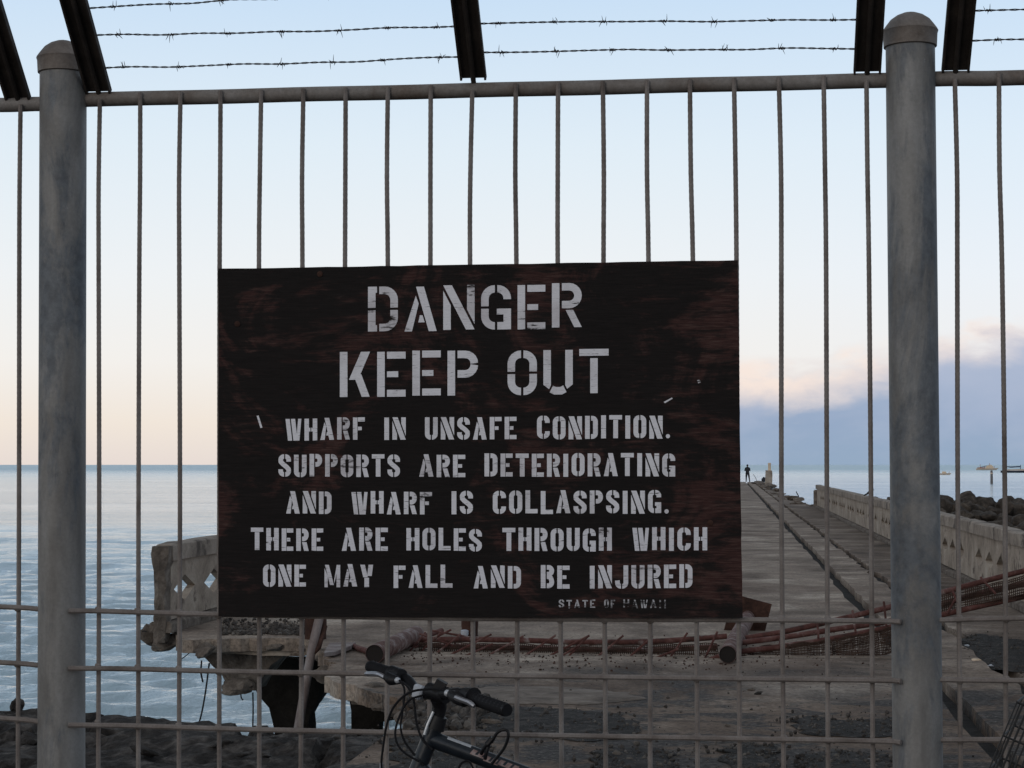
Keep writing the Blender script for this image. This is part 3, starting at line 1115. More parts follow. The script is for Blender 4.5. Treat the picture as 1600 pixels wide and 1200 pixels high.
# dangling strands
for i, (pts, Y, r, lab) in enumerate([
        ([(327, 1036), (322, 1075), (316, 1110), (309, 1137)], 18.8, .010, 'longest dark rusted strand slanting from the broken deck corner into the sea'),
        ([(315, 1032), (314, 1050), (317, 1066)], 18.8, .010, 'short bent strand hanging left of the longest strand under the deck corner'),
        ([(395, 1082), (395.5, 1105), (395, 1137)], 19.0, .009, 'thin straight dark strand hanging under the concrete corbel'),
        ([(376, 1080), (377, 1090), (380, 1094)], 19.0, .008, 'tiny hooked strand end under the hanging concrete lump'),
        ([(296, 1020), (290, 1025), (282, 1031)], 18.8, .005, 'fine wisp of wire at the corner of the deck under the left parapet'),
        ([(229, 987), (225, 986), (222, 987)], 18.7, .008, 'rusty bar stub poking out of the left parapet foot')]):
    mb = MB()
    mb.tube(bez([at_y(u, v, Y) for u, v in pts], 5), r, 6)
    tag(mb.build('rebar_strand', M['strand'], smooth=True), lab, 'rebar', 'rusted strands hanging from the deck')

# ------------------------------------------------------------------ things lying on the wharf
def pipe_thing(name, a, b, r, label, flange=None):
    a, b = Vector(a), Vector(b)
    th = thing(name, label, 'pipe', (a.x, a.y, 0))
    d = (b - a).normalized()
    Mx = Matrix.Translation(a) @ d.to_track_quat('Z', 'Y').to_matrix().to_4x4()
    L = (b - a).length
    mb = MB()
    n = 24
    vs, fs = [], []
    prof = [(r * .95, L * .6), (r * .95, 0.004), (r * .98, -.001), (r, 0.003), (r, L * .5), (r, L)]
    for rr_, h in prof:
        for k in range(n):
            an = 2 * math.pi * k / n
            vs.append(Mx @ Vector((rr_ * math.cos(an), rr_ * math.sin(an), h)))
    for i in range(len(prof) - 1):
        for k in range(n):
            k2 = (k + 1) % n
            fs.append((i * n + k, i * n + k2, (i + 1) * n + k2, (i + 1) * n + k))
    fs.append(tuple((len(prof) - 1) * n + k for k in range(n)))
    mb.add(vs, fs)
    mb.build('pipe_barrel', M['pinkpipe'], th, smooth=True)
    mb = MB()
    mb.lathe([(r * .945, 0.012), (r * .93, L * .58)], Mx, 24)  # near-black plug stands in for the shade inside the hollow pipe
    mb.build('dark_bore_plug', M['hole'], th, smooth=True)
    if flange:
        mb = MB()
        mb.box((-flange, -flange, -.012), (flange, flange, .012), Mx @ Matrix.Translation((0, 0, L + .012)) @ Matrix.Rotation(.25, 4, 'Z'))
        mb.build('base_plate', M['rust'], th, bevel=.004)
    return th


a = at_z(585, 1022, .085); b = at_z(650, 991, .11)
pipe_thing('steel_pipe', a, b, .083, 'chalky red steel pipe with a dark open mouth lying beyond the left handlebar grip')
a = at_z(1137, 1023, .08); b = at_z(1168, 966, .13)
pipe_thing('steel_pipe', a, b, .078, 'chalky red steel pipe with a square base plate below the right corner of the sign', .21)


def gate(label, loc, rails, ups, mesh_rect, rad=.026):
    th = thing('fallen_gate', label, 'gate', loc)
    for pts, Y0, Y1 in rails:
        P = []
        for i, (u, v) in enumerate(pts):
            f = i / (len(pts) - 1)
            P.append(at_y(u, v, Y0 + (Y1 - Y0) * f))
        mb = MB()
        mb.tube(bez(P, 6), rad, 10)
        mb.build('rail_pipe', M['red'], th, smooth=True)
    for (u0, v0, u1, v1, Y) in ups:
        mb = MB()
        mb.tube([at_y(u0, v0, Y), at_y(u1, v1, Y + .1)], .0105, 6)
        mb.build('cross_rod', M['red'], th, smooth=True)
    mb = MB()
    for quad, Y, nu, nv in mesh_rect:
        q = [at_y(u, v, Y) for u, v in quad]   # tl, tr, br, bl
        r3 = random.Random(int(quad[0][0]))
        def pt(a, b):
            p = q[0].lerp(q[1], a).lerp(q[3].lerp(q[2], a), b)
            return p + Vector((0, .05 * mnoise.noise(Vector((a * 5, b * 3, 1))), .02 * mnoise.noise(Vector((a * 7, b * 5, 4)))))
        for i in range(nu + 1):
            if r3.random() < .1:
                continue
            mb.tube([pt(i / nu, j / 5) for j in range(6)], .0058, 4, False)
        for j in range(nv + 1):
            mb.tube([pt(i / 12, j / nv) for i in range(13)], .0058, 4, False)
    mb.build('wire_mesh', M['mesh'], th)
    return th


gate('flattened red pipe gate lying along the wharf below the sign', (-1.2, 17.9, 0),
     [([(640, 1000), (700, 999), (800, 1000), (900, 1003), (1000, 1003), (1075, 999), (1136, 994)], 17.6, 17.6),
      ([(622, 1006), (700, 1010), (800, 1012), (900, 1015), (1010, 1016), (1120, 1011)], 17.4, 17.4),
      ([(655, 1024), (740, 1026), (850, 1027), (940, 1031), (1040, 1034), (1085, 1038), (1130, 1024)], 17.2, 17.0),
      ([(617, 1019), (640, 1008), (660, 996), (690, 985)], 17.2, 18.6)],
     [(680, 1022, 720, 991, 17.2), (700, 1025, 768, 991, 17.1), (752, 1030, 818, 994, 17.1), (812, 1030, 868, 993, 17.1), (840, 1034, 921, 993, 17.1), (882, 1032, 920, 993, 17.05),
      (925, 1033, 974, 993, 17.1), (975, 1034, 1020, 994, 17.1), (1045, 1030, 1074, 989, 17.1), (1098, 1036, 1121, 987, 17.0), (640, 1018, 665, 988, 17.3), (648, 1012, 705, 984, 17.3), (655, 990, 712, 1010, 17.2), (690, 988, 660, 1016, 17.2), (668, 984, 735, 996, 17.6), (720, 1028, 770, 1006, 17.0), (860, 1036, 905, 1008, 17.0), (1000, 1038, 1060, 1014, 17.0)],
     [([(655, 1004), (900, 1008), (900, 1040), (655, 1034)], 17.3, 80, 9), ([(900, 1008), (1120, 1006), (1125, 1040), (900, 1040)], 17.25, 70, 9)])
gate('long red pipe gate leaning upward across the right of the wharf', (1.8, 17.6, 0),
     [([(1165, 997), (1230, 986), (1310, 968), (1400, 946), (1500, 918), (1600, 892), (1680, 872)], 17.7, 17.9),
      ([(1160, 1004), (1230, 995), (1300, 984), (1400, 968), (1500, 936), (1600, 912), (1680, 894)], 17.5, 17.8),
      ([(1150, 1019), (1230, 1009), (1300, 998), (1400, 978), (1500, 954), (1600, 932), (1680, 914)], 17.3, 17.7)],
     [(1218, 1008, 1219, 1000, 17.3), (1279, 997, 1277, 972, 17.35), (1337, 988, 1332, 954, 17.4), (1385, 978, 1381, 940, 17.45), (1500, 952, 1488, 922, 17.5), (1556, 928, 1532, 902, 17.5), (1480, 958, 1496, 930, 17.5)],
     [([(1170, 1012), (1300, 1000), (1302, 1046), (1165, 1040)], 17.35, 58, 12), ([(1302, 1000), (1395, 980), (1400, 1020), (1302, 1030)], 17.4, 42, 12), ([(1470, 930), (1680, 882), (1680, 918), (1470, 962)], 17.6, 70, 10)])

# rusty stubs and the leaning pole
for (u0, u1, v1, Y, lab) in [(721, 747, 996, 18.9, 'rusty post stub standing behind the middle of the fallen gate'),
                             (476, 510, 1002, 18.4, 'rusty post stub behind the leaning pale pole at the deck edge')]:
    th = thing('post_stub', lab, 'post', at_y((u0 + u1) / 2, v1, Y))
    mb = MB()
    base = at_y((u0 + u1) / 2, v1, Y)
    w = (at_y(u1, v1, Y) - at_y(u0, v1, Y)).length / 2
    mb.lathe([(w, -.03), (w * .98, .1), (w * 1.03, .12), (w, .34), (w * .8, .36)], Matrix.Translation(base), 14)
    mb.build('stub_barrel', M['rust'], th, smooth=True)
    if u0 > 700:
        mb = MB()
        mb.lathe([(.035, 0), (.04, .02), (.04, .05), (.02, .06)], Matrix.Translation(base + Vector((-.035, -w - .04, .03))), 12)
        mb.build('bolt_cap', M['tin'], th, smooth=True)
th = thing('leaning_pole', 'pale peeling pole leaning down from the deck edge left of the bicycle', 'pole', at_y(465, 1150, 17.0))
mb = MB()
P = [at_y(511, 915, 17.5), at_y(499, 965, 17.4), at_y(486, 1022, 17.25), at_y(476, 1080, 17.1), at_y(464, 1150, 16.95)]
mb.tube(bez(P, 5), .042, 12)
mb.build('pole_shaft', M['pole'], th, smooth=True)
mb = MB()
mb.tube([at_y(507, 978, 17.45), at_y(496, 1012, 17.3), at_y(483, 1030, 17.2)], [.03, .035, .012], 8)
mb.build('rusty_splint', M['rust'], th, smooth=True)
mb = MB()
mb.prism([at_z(506, 1026, .02), at_z(515, 1010, .02), at_z(556, 1009, .02), at_z(548, 1015, .02), at_z(524, 1024, .02)], (0, 0, .035))
tag(mb.build('plank_piece', M['pole']), 'thin reddish plank piece lying on the deck edge right of the leaning pole', 'plank')
mb = MB()
P = [at_z(552, 1010, .03), at_z(575, 1018, .03), at_z(590, 1024, .03)]
mb.tube(P, .028, 8)
tag(mb.build('short_rod', M['red'], smooth=True), 'short red rod lying beside the dark pipe mouth', 'rod')
# small litter on the near ground
for (u, v, s, m, lab) in [(1525, 1034, .05, 'warmwhite', 'crumpled yellowish litter on the dark ground right of the right fence post'),
                          (1511, 1010, .03, 'tin', 'pale scrap of litter on the dark ground above the yellowish litter'),
                          (1548, 1042, .035, 'tin', 'pale scrap of litter on the dark ground beside the yellowish litter')]:
    p = at_z(u, v, 0)
    me = rock_mesh('litter', 80 + int(u) % 9, M[m], 2, .8, .5)
    put_rock('litter', me, (p.x, p.y, s * .3), (s, s * .8, s * .7), (0, 0, 1), lab, None, 'litter')

# ------------------------------------------------------------------ far end of the wharf
pp = at_z(1201, 757.5, 0)
th = thing('concrete_bollard', 'broken concrete post stub topped by a sun-tinted cream pipe at the far wharf end', 'post', pp)
sc = pp.y / FPX
mb = MB()
mb.prism([pp + Vector((a * sc, 0, b * sc)) for a, b in ((-6, -4), (5, -4), (5.5, 4), (6, 15), (5.5, 22), (-4.5, 22.5), (-5, 10))], (0, .6, 0))
o = mb.build('stub_block', M['concrete'], th)
mb = MB()
mb.lathe([(2.3 * sc, 0), (2.2 * sc, 9 * sc), (2.5 * sc, 9.5 * sc), (2.5 * sc, 11.5 * sc), (1.2 * sc, 12 * sc)], Matrix.Translation(pp + Vector((1.6 * sc, .3, 22 * sc))), 14)
mb.build('sun_tinted_pipe', M['warmwhite'], th, smooth=True)
for (u, v, s, lab) in [(1187, 756, (.8, 1.5, .35), 'heap of broken concrete at the foot of the far concrete post'), (1203, 759, (.5, .8, .3), 'overhanging broken concrete under the far concrete post')]:
    p = at_z(u, v, 0)
    put_rock('concrete_chunk', chunks[2], p, s, (0, 0, .4), lab, None)
p = at_z(1193, 752, .05)
me = rock_mesh('dark_bundle', 91, M['cloth'], 3, .4, 1.0)
put_rock('dark_bundle', me, (p.x, p.y, .22), (.22, .2, .30), (0, .4, .3), 'small dark bundle leaning against the far concrete post', None, 'bundle')
for (u0, v0, u1, v1, lab) in [(1183, 752, 1177, 741, 'thin rod standing up beside the person at the far end'), (1249, 782, 1244, 768, 'thin bent rod sticking up from the collapsed deck edge')]:
    a = at_z(u0, v0, 0)
    b = at_y(u1, v1, a.y)
    mb = MB()
    mb.tube([a, a.lerp(b, .5) + Vector((.03, 0, 0)), b], .025, 6)
    tag(mb.build('thin_rod', M['strand'], smooth=True), lab, 'rod')

# ---- the person at the end of the wharf
def skin_body(name, joints, edges, root, mat, parent=None, sub=2):
    me = bpy.data.meshes.new(name)
    me.from_pydata([j[0] for j in joints], [], edges)
    o = bpy.data.objects.new(name, me)
    COL.objects.link(o)
    sk = o.modifiers.new('skin', 'SKIN')
    sk.use_smooth_shade = True
    for i, j in enumerate(joints):
        r = j[1]
        me.skin_vertices[0].data[i].radius = r if isinstance(r, tuple) else (r, r)
        me.skin_vertices[0].data[i].use_root = (i == root)
    ss = o.modifiers.new('smooth', 'SUBSURF')
    ss.levels = sub
    ss.render_levels = sub
    me.materials.append(mat)
    if parent is not None:
        o.parent = parent
    return o


def build_person():
    foot = at_z(1168, 753.5, 0)
    th = thing('person', 'person in dark clothes standing at the far end of the wharf with arms bent', 'person', foot)
    J = [((0, 0, .93), (.155, .105)), ((0, 0, 1.08), (.145, .10)), ((0, 0, 1.27), (.175, .11)), ((0, .0, 1.42), (.14, .09)),
         ((0, .01, 1.51), .055), ((0, .015, 1.58), .06),
         ((-.19, 0, 1.40), .062), ((-.27, .05, 1.15), .046), ((-.13, .24, 1.20), .036),
         ((.19, 0, 1.40), .062), ((.27, .05, 1.15), .046), ((.12, .24, 1.22), .036),
         ((-.10, 0, .86), .095), ((-.12, .01, .50), .062), ((-.135, -.02, .09), .042), ((-.14, .13, .035), .036),
         ((.10, 0, .86), .095), ((.16, .02, .50), .062), ((.215, -.02, .09), .042), ((.23, .12, .035), .036)]
    E = [(0, 1), (1, 2), (2, 3), (3, 4), (4, 5), (3, 6), (6, 7), (7, 8), (3, 9), (9, 10), (10, 11), (0, 12), (12, 13), (13, 14), (14, 15), (0, 16), (16, 17), (17, 18), (18, 19)]
    J = [(p, tuple(k * 1.22 for k in r) if isinstance(r, tuple) else r * 1.3) for p, r in J]
    skin_body('body', J, E, 0, M['cloth'], th)
    mb = MB()
    mb.sphere(foot + Vector((0, .02, 1.655)), .105, 18, 14, (.78, .92, 1.12))
    mb.sphere(foot + Vector((0, .122, 1.645)), .018, 8, 6, (.7, 1, 1.2))
    for s in (-1, 1):
        mb.sphere(foot + Vector((s * .084, .02, 1.655)), .026, 8, 6, (.4, .8, 1.2))
    mb.build('head', M['skin'], th, smooth=True)
    mb = MB()
    mb.sphere(foot + Vector((0, .0, 1.685)), .108, 18, 12, (.82, .92, .95))
    mb.build('hair', M['hair'], th, smooth=True)
    for s, ex in ((-1, (-.13, .24, 1.20)), (1, (.12, .24, 1.22))):
        w = Vector(ex)
        joints = [(w, .032), (w + Vector((-s * .03, .07, .02)), (.036, .02))]
        ed = [(0, 1)]
        for k in range(4):
            b0 = w + Vector((-s * .03 + (k - 1.5) * .020, .09, .02))
            b1 = b0 + Vector((0, .045 + .008 * (k in (1, 2)), -.012))
            b2 = b1 + Vector((0, .012, -.035))
            n = len(joints)
            joints += [(b0, .010), (b1, .009), (b2, .008)]
            ed += [(1, n), (n, n + 1), (n + 1, n + 2)]
        n = len(joints)
        joints += [(w + Vector((-s * .07, .05, .03)), .011), (w + Vector((-s * .085, .085, .025)), .009)]
        ed += [(0, n), (n, n + 1)]
        skin_body('hand', joints, ed, 0, M['skin'], th, 1)


build_person()

# ---- bird on the right parapet
def build_bird():
    P = at_y(1351, 770, 48.6)
    base = Vector((3.56, 48.6, .936))
    th = thing('bird', 'small dark bird perched on top of the right parapet', 'bird', base)
    mb = MB()
    Mx = Matrix.Rotation(-.5, 3, 'Y')
    mb.sphere(base + Vector((0, 0, .10)), .05, 14, 10, (1.5, .8, .85), Mx)
    mb.sphere(base + Vector((.075, 0, .165)), .03, 12, 8)
    mb.tube([base + Vector((.10, 0, .165)), base + Vector((.13, 0, .16))], [.008, .002], 6)
    mb.tube([base + Vector((-.05, 0, .07)), base + Vector((-.15, 0, .02))], [.026, .016], 6)
    mb.build('plumage', M['bird'], th, smooth=True)
    for s in (-.018, .018):
        mb = MB()
        mb.tube([base + Vector((.005, s, .07)), base + Vector((.01, s, 0))], .004, 5)
        mb.build('leg', M['bird'], th)


build_bird()

# ------------------------------------------------------------------ boats and the sea piling
def hull(c, L, B, H, mat, parent, name='hull', sheer=.25):
    """boat hull along x, waterline at c"""
    n = 12
    vs, fs = [], []
    for i in range(n + 1):
        f = i / n
        x = (f - .5) * L
        w = B / 2 * (1 - abs(2 * f - .9) ** 3 * .8 if f < .45 else 1 - ((f - .45) / .55) ** 2.2 * .96)
        top = H * (1 + sheer * (2 * f - .8) ** 2)
        ring = [(-w, top), (-w * .8, .25 * H), (-w * .35, -.25 * H), (w * .35, -.25 * H), (w * .8, .25 * H), (w, top)]
        for (yy, zz) in ring:
            vs.append(c + Vector((x + (zz / H) * .10 * L * (f > .9), yy, zz)))
    for i in range(n):
        for j in range(5):
            fs.append((i * 6 + j, i * 6 + j + 1, (i + 1) * 6 + j + 1, (i + 1) * 6 + j))
        fs.append((i * 6 + 5, i * 6, (i + 1) * 6, (i + 1) * 6 + 5))
    fs.append(tuple(range(6)))
    fs.append(tuple(n * 6 + j for j in range(5, -1, -1)))
    mb = MB()
    mb.add(vs, fs)
    return mb.build(name, mat, parent, smooth=True)


def sea_pt(u, v):
    return at_z(u, v, SEA)


c = sea_pt(1476, 742.0); k = c.y / FPX
th = thing('motor_boat', 'tiny sun-tinted cream motor boat just right of the right fence post', 'boat', c)
hull(c, 16 * k, 5 * k, 2.2 * k, M['boathull'], th)
mb = MB(); mb.prism([c + Vector((a * k, -1.2 * k, b * k)) for a, b in ((-4, 2.2), (3, 2.2), (1.6, 5.2), (-3.4, 5.4))], (0, 2.4 * k, 0)); mb.build('cabin', M['warmwhite'], th)
mb = MB(); mb.tube([c + Vector((5.5 * k, 0, 2 * k)), c + Vector((7.5 * k, 0, 5 * k))], .3 * k, 6); mb.build('mast', M['boattrim'], th)

c = sea_pt(1541, 734.6); k = c.y / FPX
th = thing('fishing_boat', 'sun-tinted cream and brown fishing boat with a low cabin behind the wooden piling', 'boat', c)
hull(c, 30 * k, 8 * k, 2.6 * k, M['boathull'], th)
mb = MB(); mb.prism([c + Vector((a * k, -2 * k, b * k)) for a, b in ((-2, 2.6), (11, 2.6), (10, 6), (7, 8.5), (1, 7.0))], (0, 4 * k, 0)); mb.build('cabin', M['warmwhite'], th)
mb = MB(); mb.box(c + Vector((-13 * k, -2.6 * k, 2.7 * k)), c + Vector((-2.2 * k, 2.6 * k, 4.2 * k))); mb.build('deck_rail', M['boattrim'], th)
for a, h in ((-9, 9), (-2.5, 6.5), (5, 10.5), (12, 6)):
    mb = MB(); mb.tube([c + Vector((a * k, 0, 2.4 * k)), c + Vector((a * k, 0, h * k))], .35 * k, 6); mb.build('mast', M['boattrim'], th)
mb = MB(); mb.tube([c + Vector((-9 * k, 0, 4.5 * k)), c + Vector((5 * k, 0, 7.3 * k))], .4 * k, 6); mb.build('boom', M['darkhull'], th)

c = sea_pt(1592, 738.6); k = c.y / FPX
th = thing('sail_boat', 'dark hulled sail boat with a blue covered boom at the right edge', 'boat', c)
hull(c, 54 * k, 9 * k, 3.0 * k, M['darkhull'], th)
mb = MB(); mb.prism([c + Vector((a * k, -2 * k, b * k)) for a, b in ((-20, 3.3), (10, 3.3), (8, 5.8), (-17, 5.0))], (0, 4 * k, 0)); mb.build('cabin', M['boathull'], th)
mb = MB(); mb.tube([c + Vector((-20 * k, 0, 9.5 * k)), c + Vector((-12 * k, 0, 8.6 * k)), c + Vector((3 * k, 0, 9.4 * k))], [.5 * k, 1.0 * k, .9 * k], 8); mb.build('sail_cover', M['bluecover'], th, smooth=True)
mb = MB(); mb.tube([c + Vector((12 * k, 0, 3 * k)), c + Vector((12 * k, 0, 66 * k))], .5 * k, 8); mb.build('mast', M['silver'], th, smooth=True)
mb = MB(); mb.tube([c + Vector((2.5 * k, 0, 5 * k)), c + Vector((2.5 * k, 0, 12 * k))], .45 * k, 6); mb.build('stern_post', M['bluecover'], th)

c = sea_pt(1549.5, 756.0); k = c.y / FPX
th = thing('wooden_piling', 'grey wooden piling standing in the water in front of the fishing boat', 'piling', c)
mb = MB(); mb.lathe([(2.0 * k, -3 * k), (2.0 * k, 6 * k), (1.8 * k, 19 * k), (1.4 * k, 20.5 * k)], Matrix.Translation(c), 12); mb.build('piling_shaft', M['piling'], th, smooth=True)
mb = MB(); mb.lathe([(2.15 * k, 15 * k), (2.15 * k, 17 * k)], Matrix.Translation(c), 12); mb.build('band', M['boathull'], th, smooth=True)

# ------------------------------------------------------------------ the fence
YF = 4.36
fence = thing('bar_fence', 'tall weathered steel fence of thin upright bars between two round posts', 'fence', (-.6, YF, .28))
PR = .0565

def ribbed(mb, pts, r, n=7):
    """reinforcing bar: slight ribs every 10 mm"""
    P = []
    rads = []
    for a, b in zip(pts[:-1], pts[1:]):
        a, b = Vector(a), Vector(b)
        m = max(2, int((b - a).length / .0065))
        for i in range(m):
            P.append(a.lerp(b, i / m))
            rads.append(r * (1.0 if i % 2 else 1.06))
    P.append(Vector(pts[-1]))
    rads.append(r)
    mb.tube(P, rads, n)


# posts
POSTS = []
for (ut, vt, ub, vb, vcap) in [(98.5, 200, 96.0, 1150, 70), (1423.5, 200, 1433.5, 1150, 28)]:
    a, b = at_y(ut, vt, YF), at_y(ub, vb, YF)
    d = (a - b) / (a.z - b.z)
    bot = b + d * (.28 - b.z)
    top = at_y(ut, vcap + 28, YF)
    top = b + d * (top.z - b.z)
    POSTS.append((bot, top))
    mb = MB()
    n = 40
    mb.tube([bot.lerp(top, i / n) for i in range(n + 1)], PR, 40)
    post = mb.build('fence_post', M['galv'], fence, smooth=True)
    zc = top
    Mx = Matrix.Translation(zc) @ d.normalized().to_track_quat('Z', 'Y').to_matrix().to_4x4()
    mb = MB()
    mb.lathe([(PR + .001, -.028), (PR + .0045, -.026), (PR + .006, .004), (PR + .008, .010), (PR + .006, .014), (PR - .001, .024), (PR - .011, .037), (PR - .025, .047), (PR - .040, .053), (.004, .056)], Mx, 40)
    mb.build('post_cap', M['cap'], post, smooth=True)

# top rails
YR = YF + .012
for (u0, v0, u1, v1) in [(-300, 171, 66, 162.5), (130, 156, 1388, 125.5), (1458, 123.5, 1960, 116.5)]:
    mb = MB()
    a, b = at_y(u0, v0, YR), at_y(u1, v1, YR)
    P = [a.lerp(b, i / 30) + Vector((0, 0, .0005 * math.sin(i * .9) * (i % 30 > 0))) for i in range(31)]
    mb.tube(P, .0178, 20)
    mb.build('top_rail', M['rail'], fence, smooth=True)

# upright bars: (x at top, x above sign, x at bottom)
bars = [(32, 30, 28), (156, 154, 153.5), (219, 217.5, 216), (282, 280, 279.5), (344.5, 343, 342.5), (408, 404.5, 405), (474, 472.5, 470), (540, 539, 536),
        (606, 606, 604), (673, 672.5, 671), (738, 734.5, 739.5), (806, 807, 807.5), (872, 871.5, 877.5), (942, 943, 946.5), (1011, 1013.5, 1016),
        (1078, 1083, 1090), (1147, 1151, 1156), (1217, 1221, 1224.5), (1287, 1291, 1294), (1354, 1358, 1364), (1492, 1496, 1501), (1561, 1566, 1572),
        (-36, -37, -40), (-104, -105, -110), (-172, -174, -180), (-240, -242, -249), (1629, 1634, 1641), (1698, 1703, 1711), (1768, 1773, 1782), (1838, 1843, 1853), (1908, 1913, 1924)]
YBAR = YF - .010
GZ = .30
ARM_X = {32, 156, 738, 1354, 1492}

def rail_v(u):
    if u < 100:
        return 171 - (u + 300) * .0232
    if u > 1440:
        return 123.5 - (u - 1458) * .014
    return 156 + (u - 130) / 1258 * (125.5 - 156)

BARS = []
for (u0, u1, u2) in bars:
    vt = rail_v(u0) - (9 if u0 not in ARM_X else 0)
    a = at_y(u0, vt, YBAR); b = at_y(u1, 420, YBAR); c = at_y(u2, 1190, YBAR)
    e = c + (c - b) * ((GZ - c.z) / (c.z - b.z))
    jj = random.uniform(-.0025, .0025)
    pts = bez([a, a.lerp(b, .5) + Vector((jj, 0, 0)), b, b.lerp(c, .5) + Vector((-jj, 0, 0)), c, e], 3)
    mb = MB()
    ribbed(mb, pts, .0056)
    BARS.append((u0, pts, mb))

# cross bars
YC = YF - .0215
cross = [([(-300, 938), (0, 948), (66, 952)], 0), ([(-300, 1022), (0, 1035), (66, 1040)], 0), ([(-300, 1107), (0, 1122), (66, 1128)], 0),
         ([(114, 953), (230, 957), (345, 960), (560, 964), (800, 967), (1160, 968.5), (1406, 970)], 1), ([(114, 1042), (400, 1050), (800, 1056), (1200, 1061), (1406, 1062)], 1),
         ([(114, 1130), (400, 1140), (800, 1148), (1200, 1155), (1406, 1157)], 1), ([(1466, 969), (1600, 966), (1950, 963)], 2), ([(1466, 1062), (1600, 1063.5), (1950, 1065)], 2),
         ([(1466, 1156), (1600, 1156), (1950, 1159)], 2)]
for k in range(1, 7):
    cross += [([(114, 1130 + 91 * k), (800, 1148 + 93 * k), (1406, 1157 + 95 * k)], 1)]
    if k < 4:
        cross += [([(-300, 1107 + 88 * k), (66, 1128 + 89 * k)], 0), ([(1466, 1156 + 95 * k), (1950, 1159 + 96 * k)], 2)]
for pts, w in cross:
    mb = MB()
    P = [at_y(u, v, YC) for u, v in pts]
    if w == 1:        # ends bent back to lie on the posts
        P[0] += Vector((0, -.030, 0)); P[-1] += Vector((0, -.030, 0))
        P.insert(1, P[0].lerp(P[1], .35) + Vector((0, .012, 0)))
        P.insert(-1, P[-1].lerp(P[-2], .15) + Vector((0, .012, 0)))
    P = bez(P, 5) if len(P) > 2 else P
    for (ub, bp_, bmb) in BARS:
        pan = 0 if ub < 60 else (2 if ub > 1440 else 1)
        if pan != w:
            continue
        for q0, q1 in zip(P[:-1], P[1:]):
            xb = bp_[-3].x if len(bp_) > 3 else bp_[-1].x
            for a_, b_ in zip(bp_[:-1], bp_[1:]):
                zz = (q0.z + q1.z) / 2
                if b_.z <= zz <= a_.z:
                    xb = a_.x + (b_.x - a_.x) * (a_.z - zz) / (a_.z - b_.z)
            if q0.x <= xb < q1.x:
                zz = q0.z + (q1.z - q0.z) * (xb - q0.x) / (q1.x - q0.x)
                bmb.sphere((xb + random.uniform(-.001, .001), YF - .0165, zz + random.choice((-1, 1)) * .005), .0072, 10, 6, (1.15, .8, .8))
    ribbed(mb, P, .0062)
    mb.build('cross_bar', M['rebar'], fence, smooth=True)

for (ub, bp_, bmb) in BARS:
    bmb.build('upright_bar', M['rebar'], fence, smooth=True)

# arms that carry the barbed wire: angle iron leaning out towards the viewer
ARM_D = Vector((0, -1, 1.0)).normalized()
ARMS = []
for (u, v) in [(29, 152.5), (155, 142.5), (740, 121.5), (1354.7, 111.5), (1492.5, 109.5)]:
    base = at_y(u, v, YF + .004)
    arm = thing if False else None
    Lx = .62
    ex = Vector((1, 0, 0))
    en = ARM_D.cross(ex).normalized()
    if en.y > 0:
        en = -en                           # faces the viewer and down
    wd, hd, tk = .0315, .034, .005
    pr = [(-wd, -.002), (wd, -.002), (wd, .003), (.004, .004), (.004, .018), (-.004, .018), (-.004, .004), (-wd, .003)]
    # broad web with a shallow rolled edge each side and a middle rib
    pr = [(-wd, .012), (-wd, -.004), (wd, -.004), (wd, .012), (wd - tk, .012), (wd - tk, .001), (-wd + tk, .001), (-wd + tk, .012)]
    mb = MB()
    mb.prism([base + ex * a + en * b for a, b in pr], ARM_D * Lx)
    o = mb.build('wire_arm', M['arm'], fence)
    mb = MB()
    ribbed(mb, [base + en * .007 - ARM_D * .012, base + en * .0075 + ARM_D * (Lx - .03)], .0062)
    mb.build('rib_bar', M['arm'], o, smooth=True)
    ARMS.append(base)


def on_arm(i, v):
    """point of arm i that shows at image height v"""
    lo, hi = 0.0, 2.0
    for _ in range(50):
        m = (lo + hi) / 2
        if project(ARMS[i] + ARM_D * m)[1] > v:
            lo = m
        else:
            hi = m
    return ARMS[i] + ARM_D * lo + Vector((0, .006, .006))


def wire(label, a, b, wob, seed):
    r = random.Random(seed)
    n = max(4, int((b - a).length / .09))
    P = [a]
    for i in range(1, n):
        f = i / n
        P.append(a.lerp(b, f) + Vector((0, r.uniform(-.002, .002), -.004 * 4 * f * (1 - f) * wob + r.uniform(-.0022, .0022))))
    P.append(b)
    C = bez(P, 12)
    mb = MB()
    for ph in (0, math.pi):
        Q = []
        for i, p in enumerate(C):
            an = i * 1.05 + ph
            Q.append(p + Vector((0, math.cos(an), math.sin(an))) * .0014)
        mb.tube(Q, .0012, 5)
    # barbs
    i = 7 + r.randint(0, 5)
    while i < len(C) - 3:
        p = C[i]
        dx = (C[i + 1] - C[i - 1]).normalized()
        for q in range(2):
            an0 = r.uniform(0, 6.28)
            W = []
            for k in range(9):
                an = an0 + k * 1.1
                W.append(p + dx * (-.004 + k * .0011 + q * .004) + Vector((0, math.cos(an), math.sin(an))) * .0030)
            mb.tube(W, .0010, 4)
            for sgn, qq in ((1, 0), (-1, -1)):
                an = r.uniform(0, 6.28)
                dirv = (Vector((0, math.cos(an), math.sin(an))) + dx * r.uniform(-.45, .45)).normalized()
                mb.tube([W[qq], W[qq] + dirv * .007, W[qq] + dirv * r.uniform(.012, .017)], [.0010, .0009, .0003], 4)
        i += r.randint(15, 18)
    o = mb.build('barbed_wire', M['wire'], smooth=True)
    tag(o, label, 'barbed wire', 'barbed wire strands above the fence')
    return o


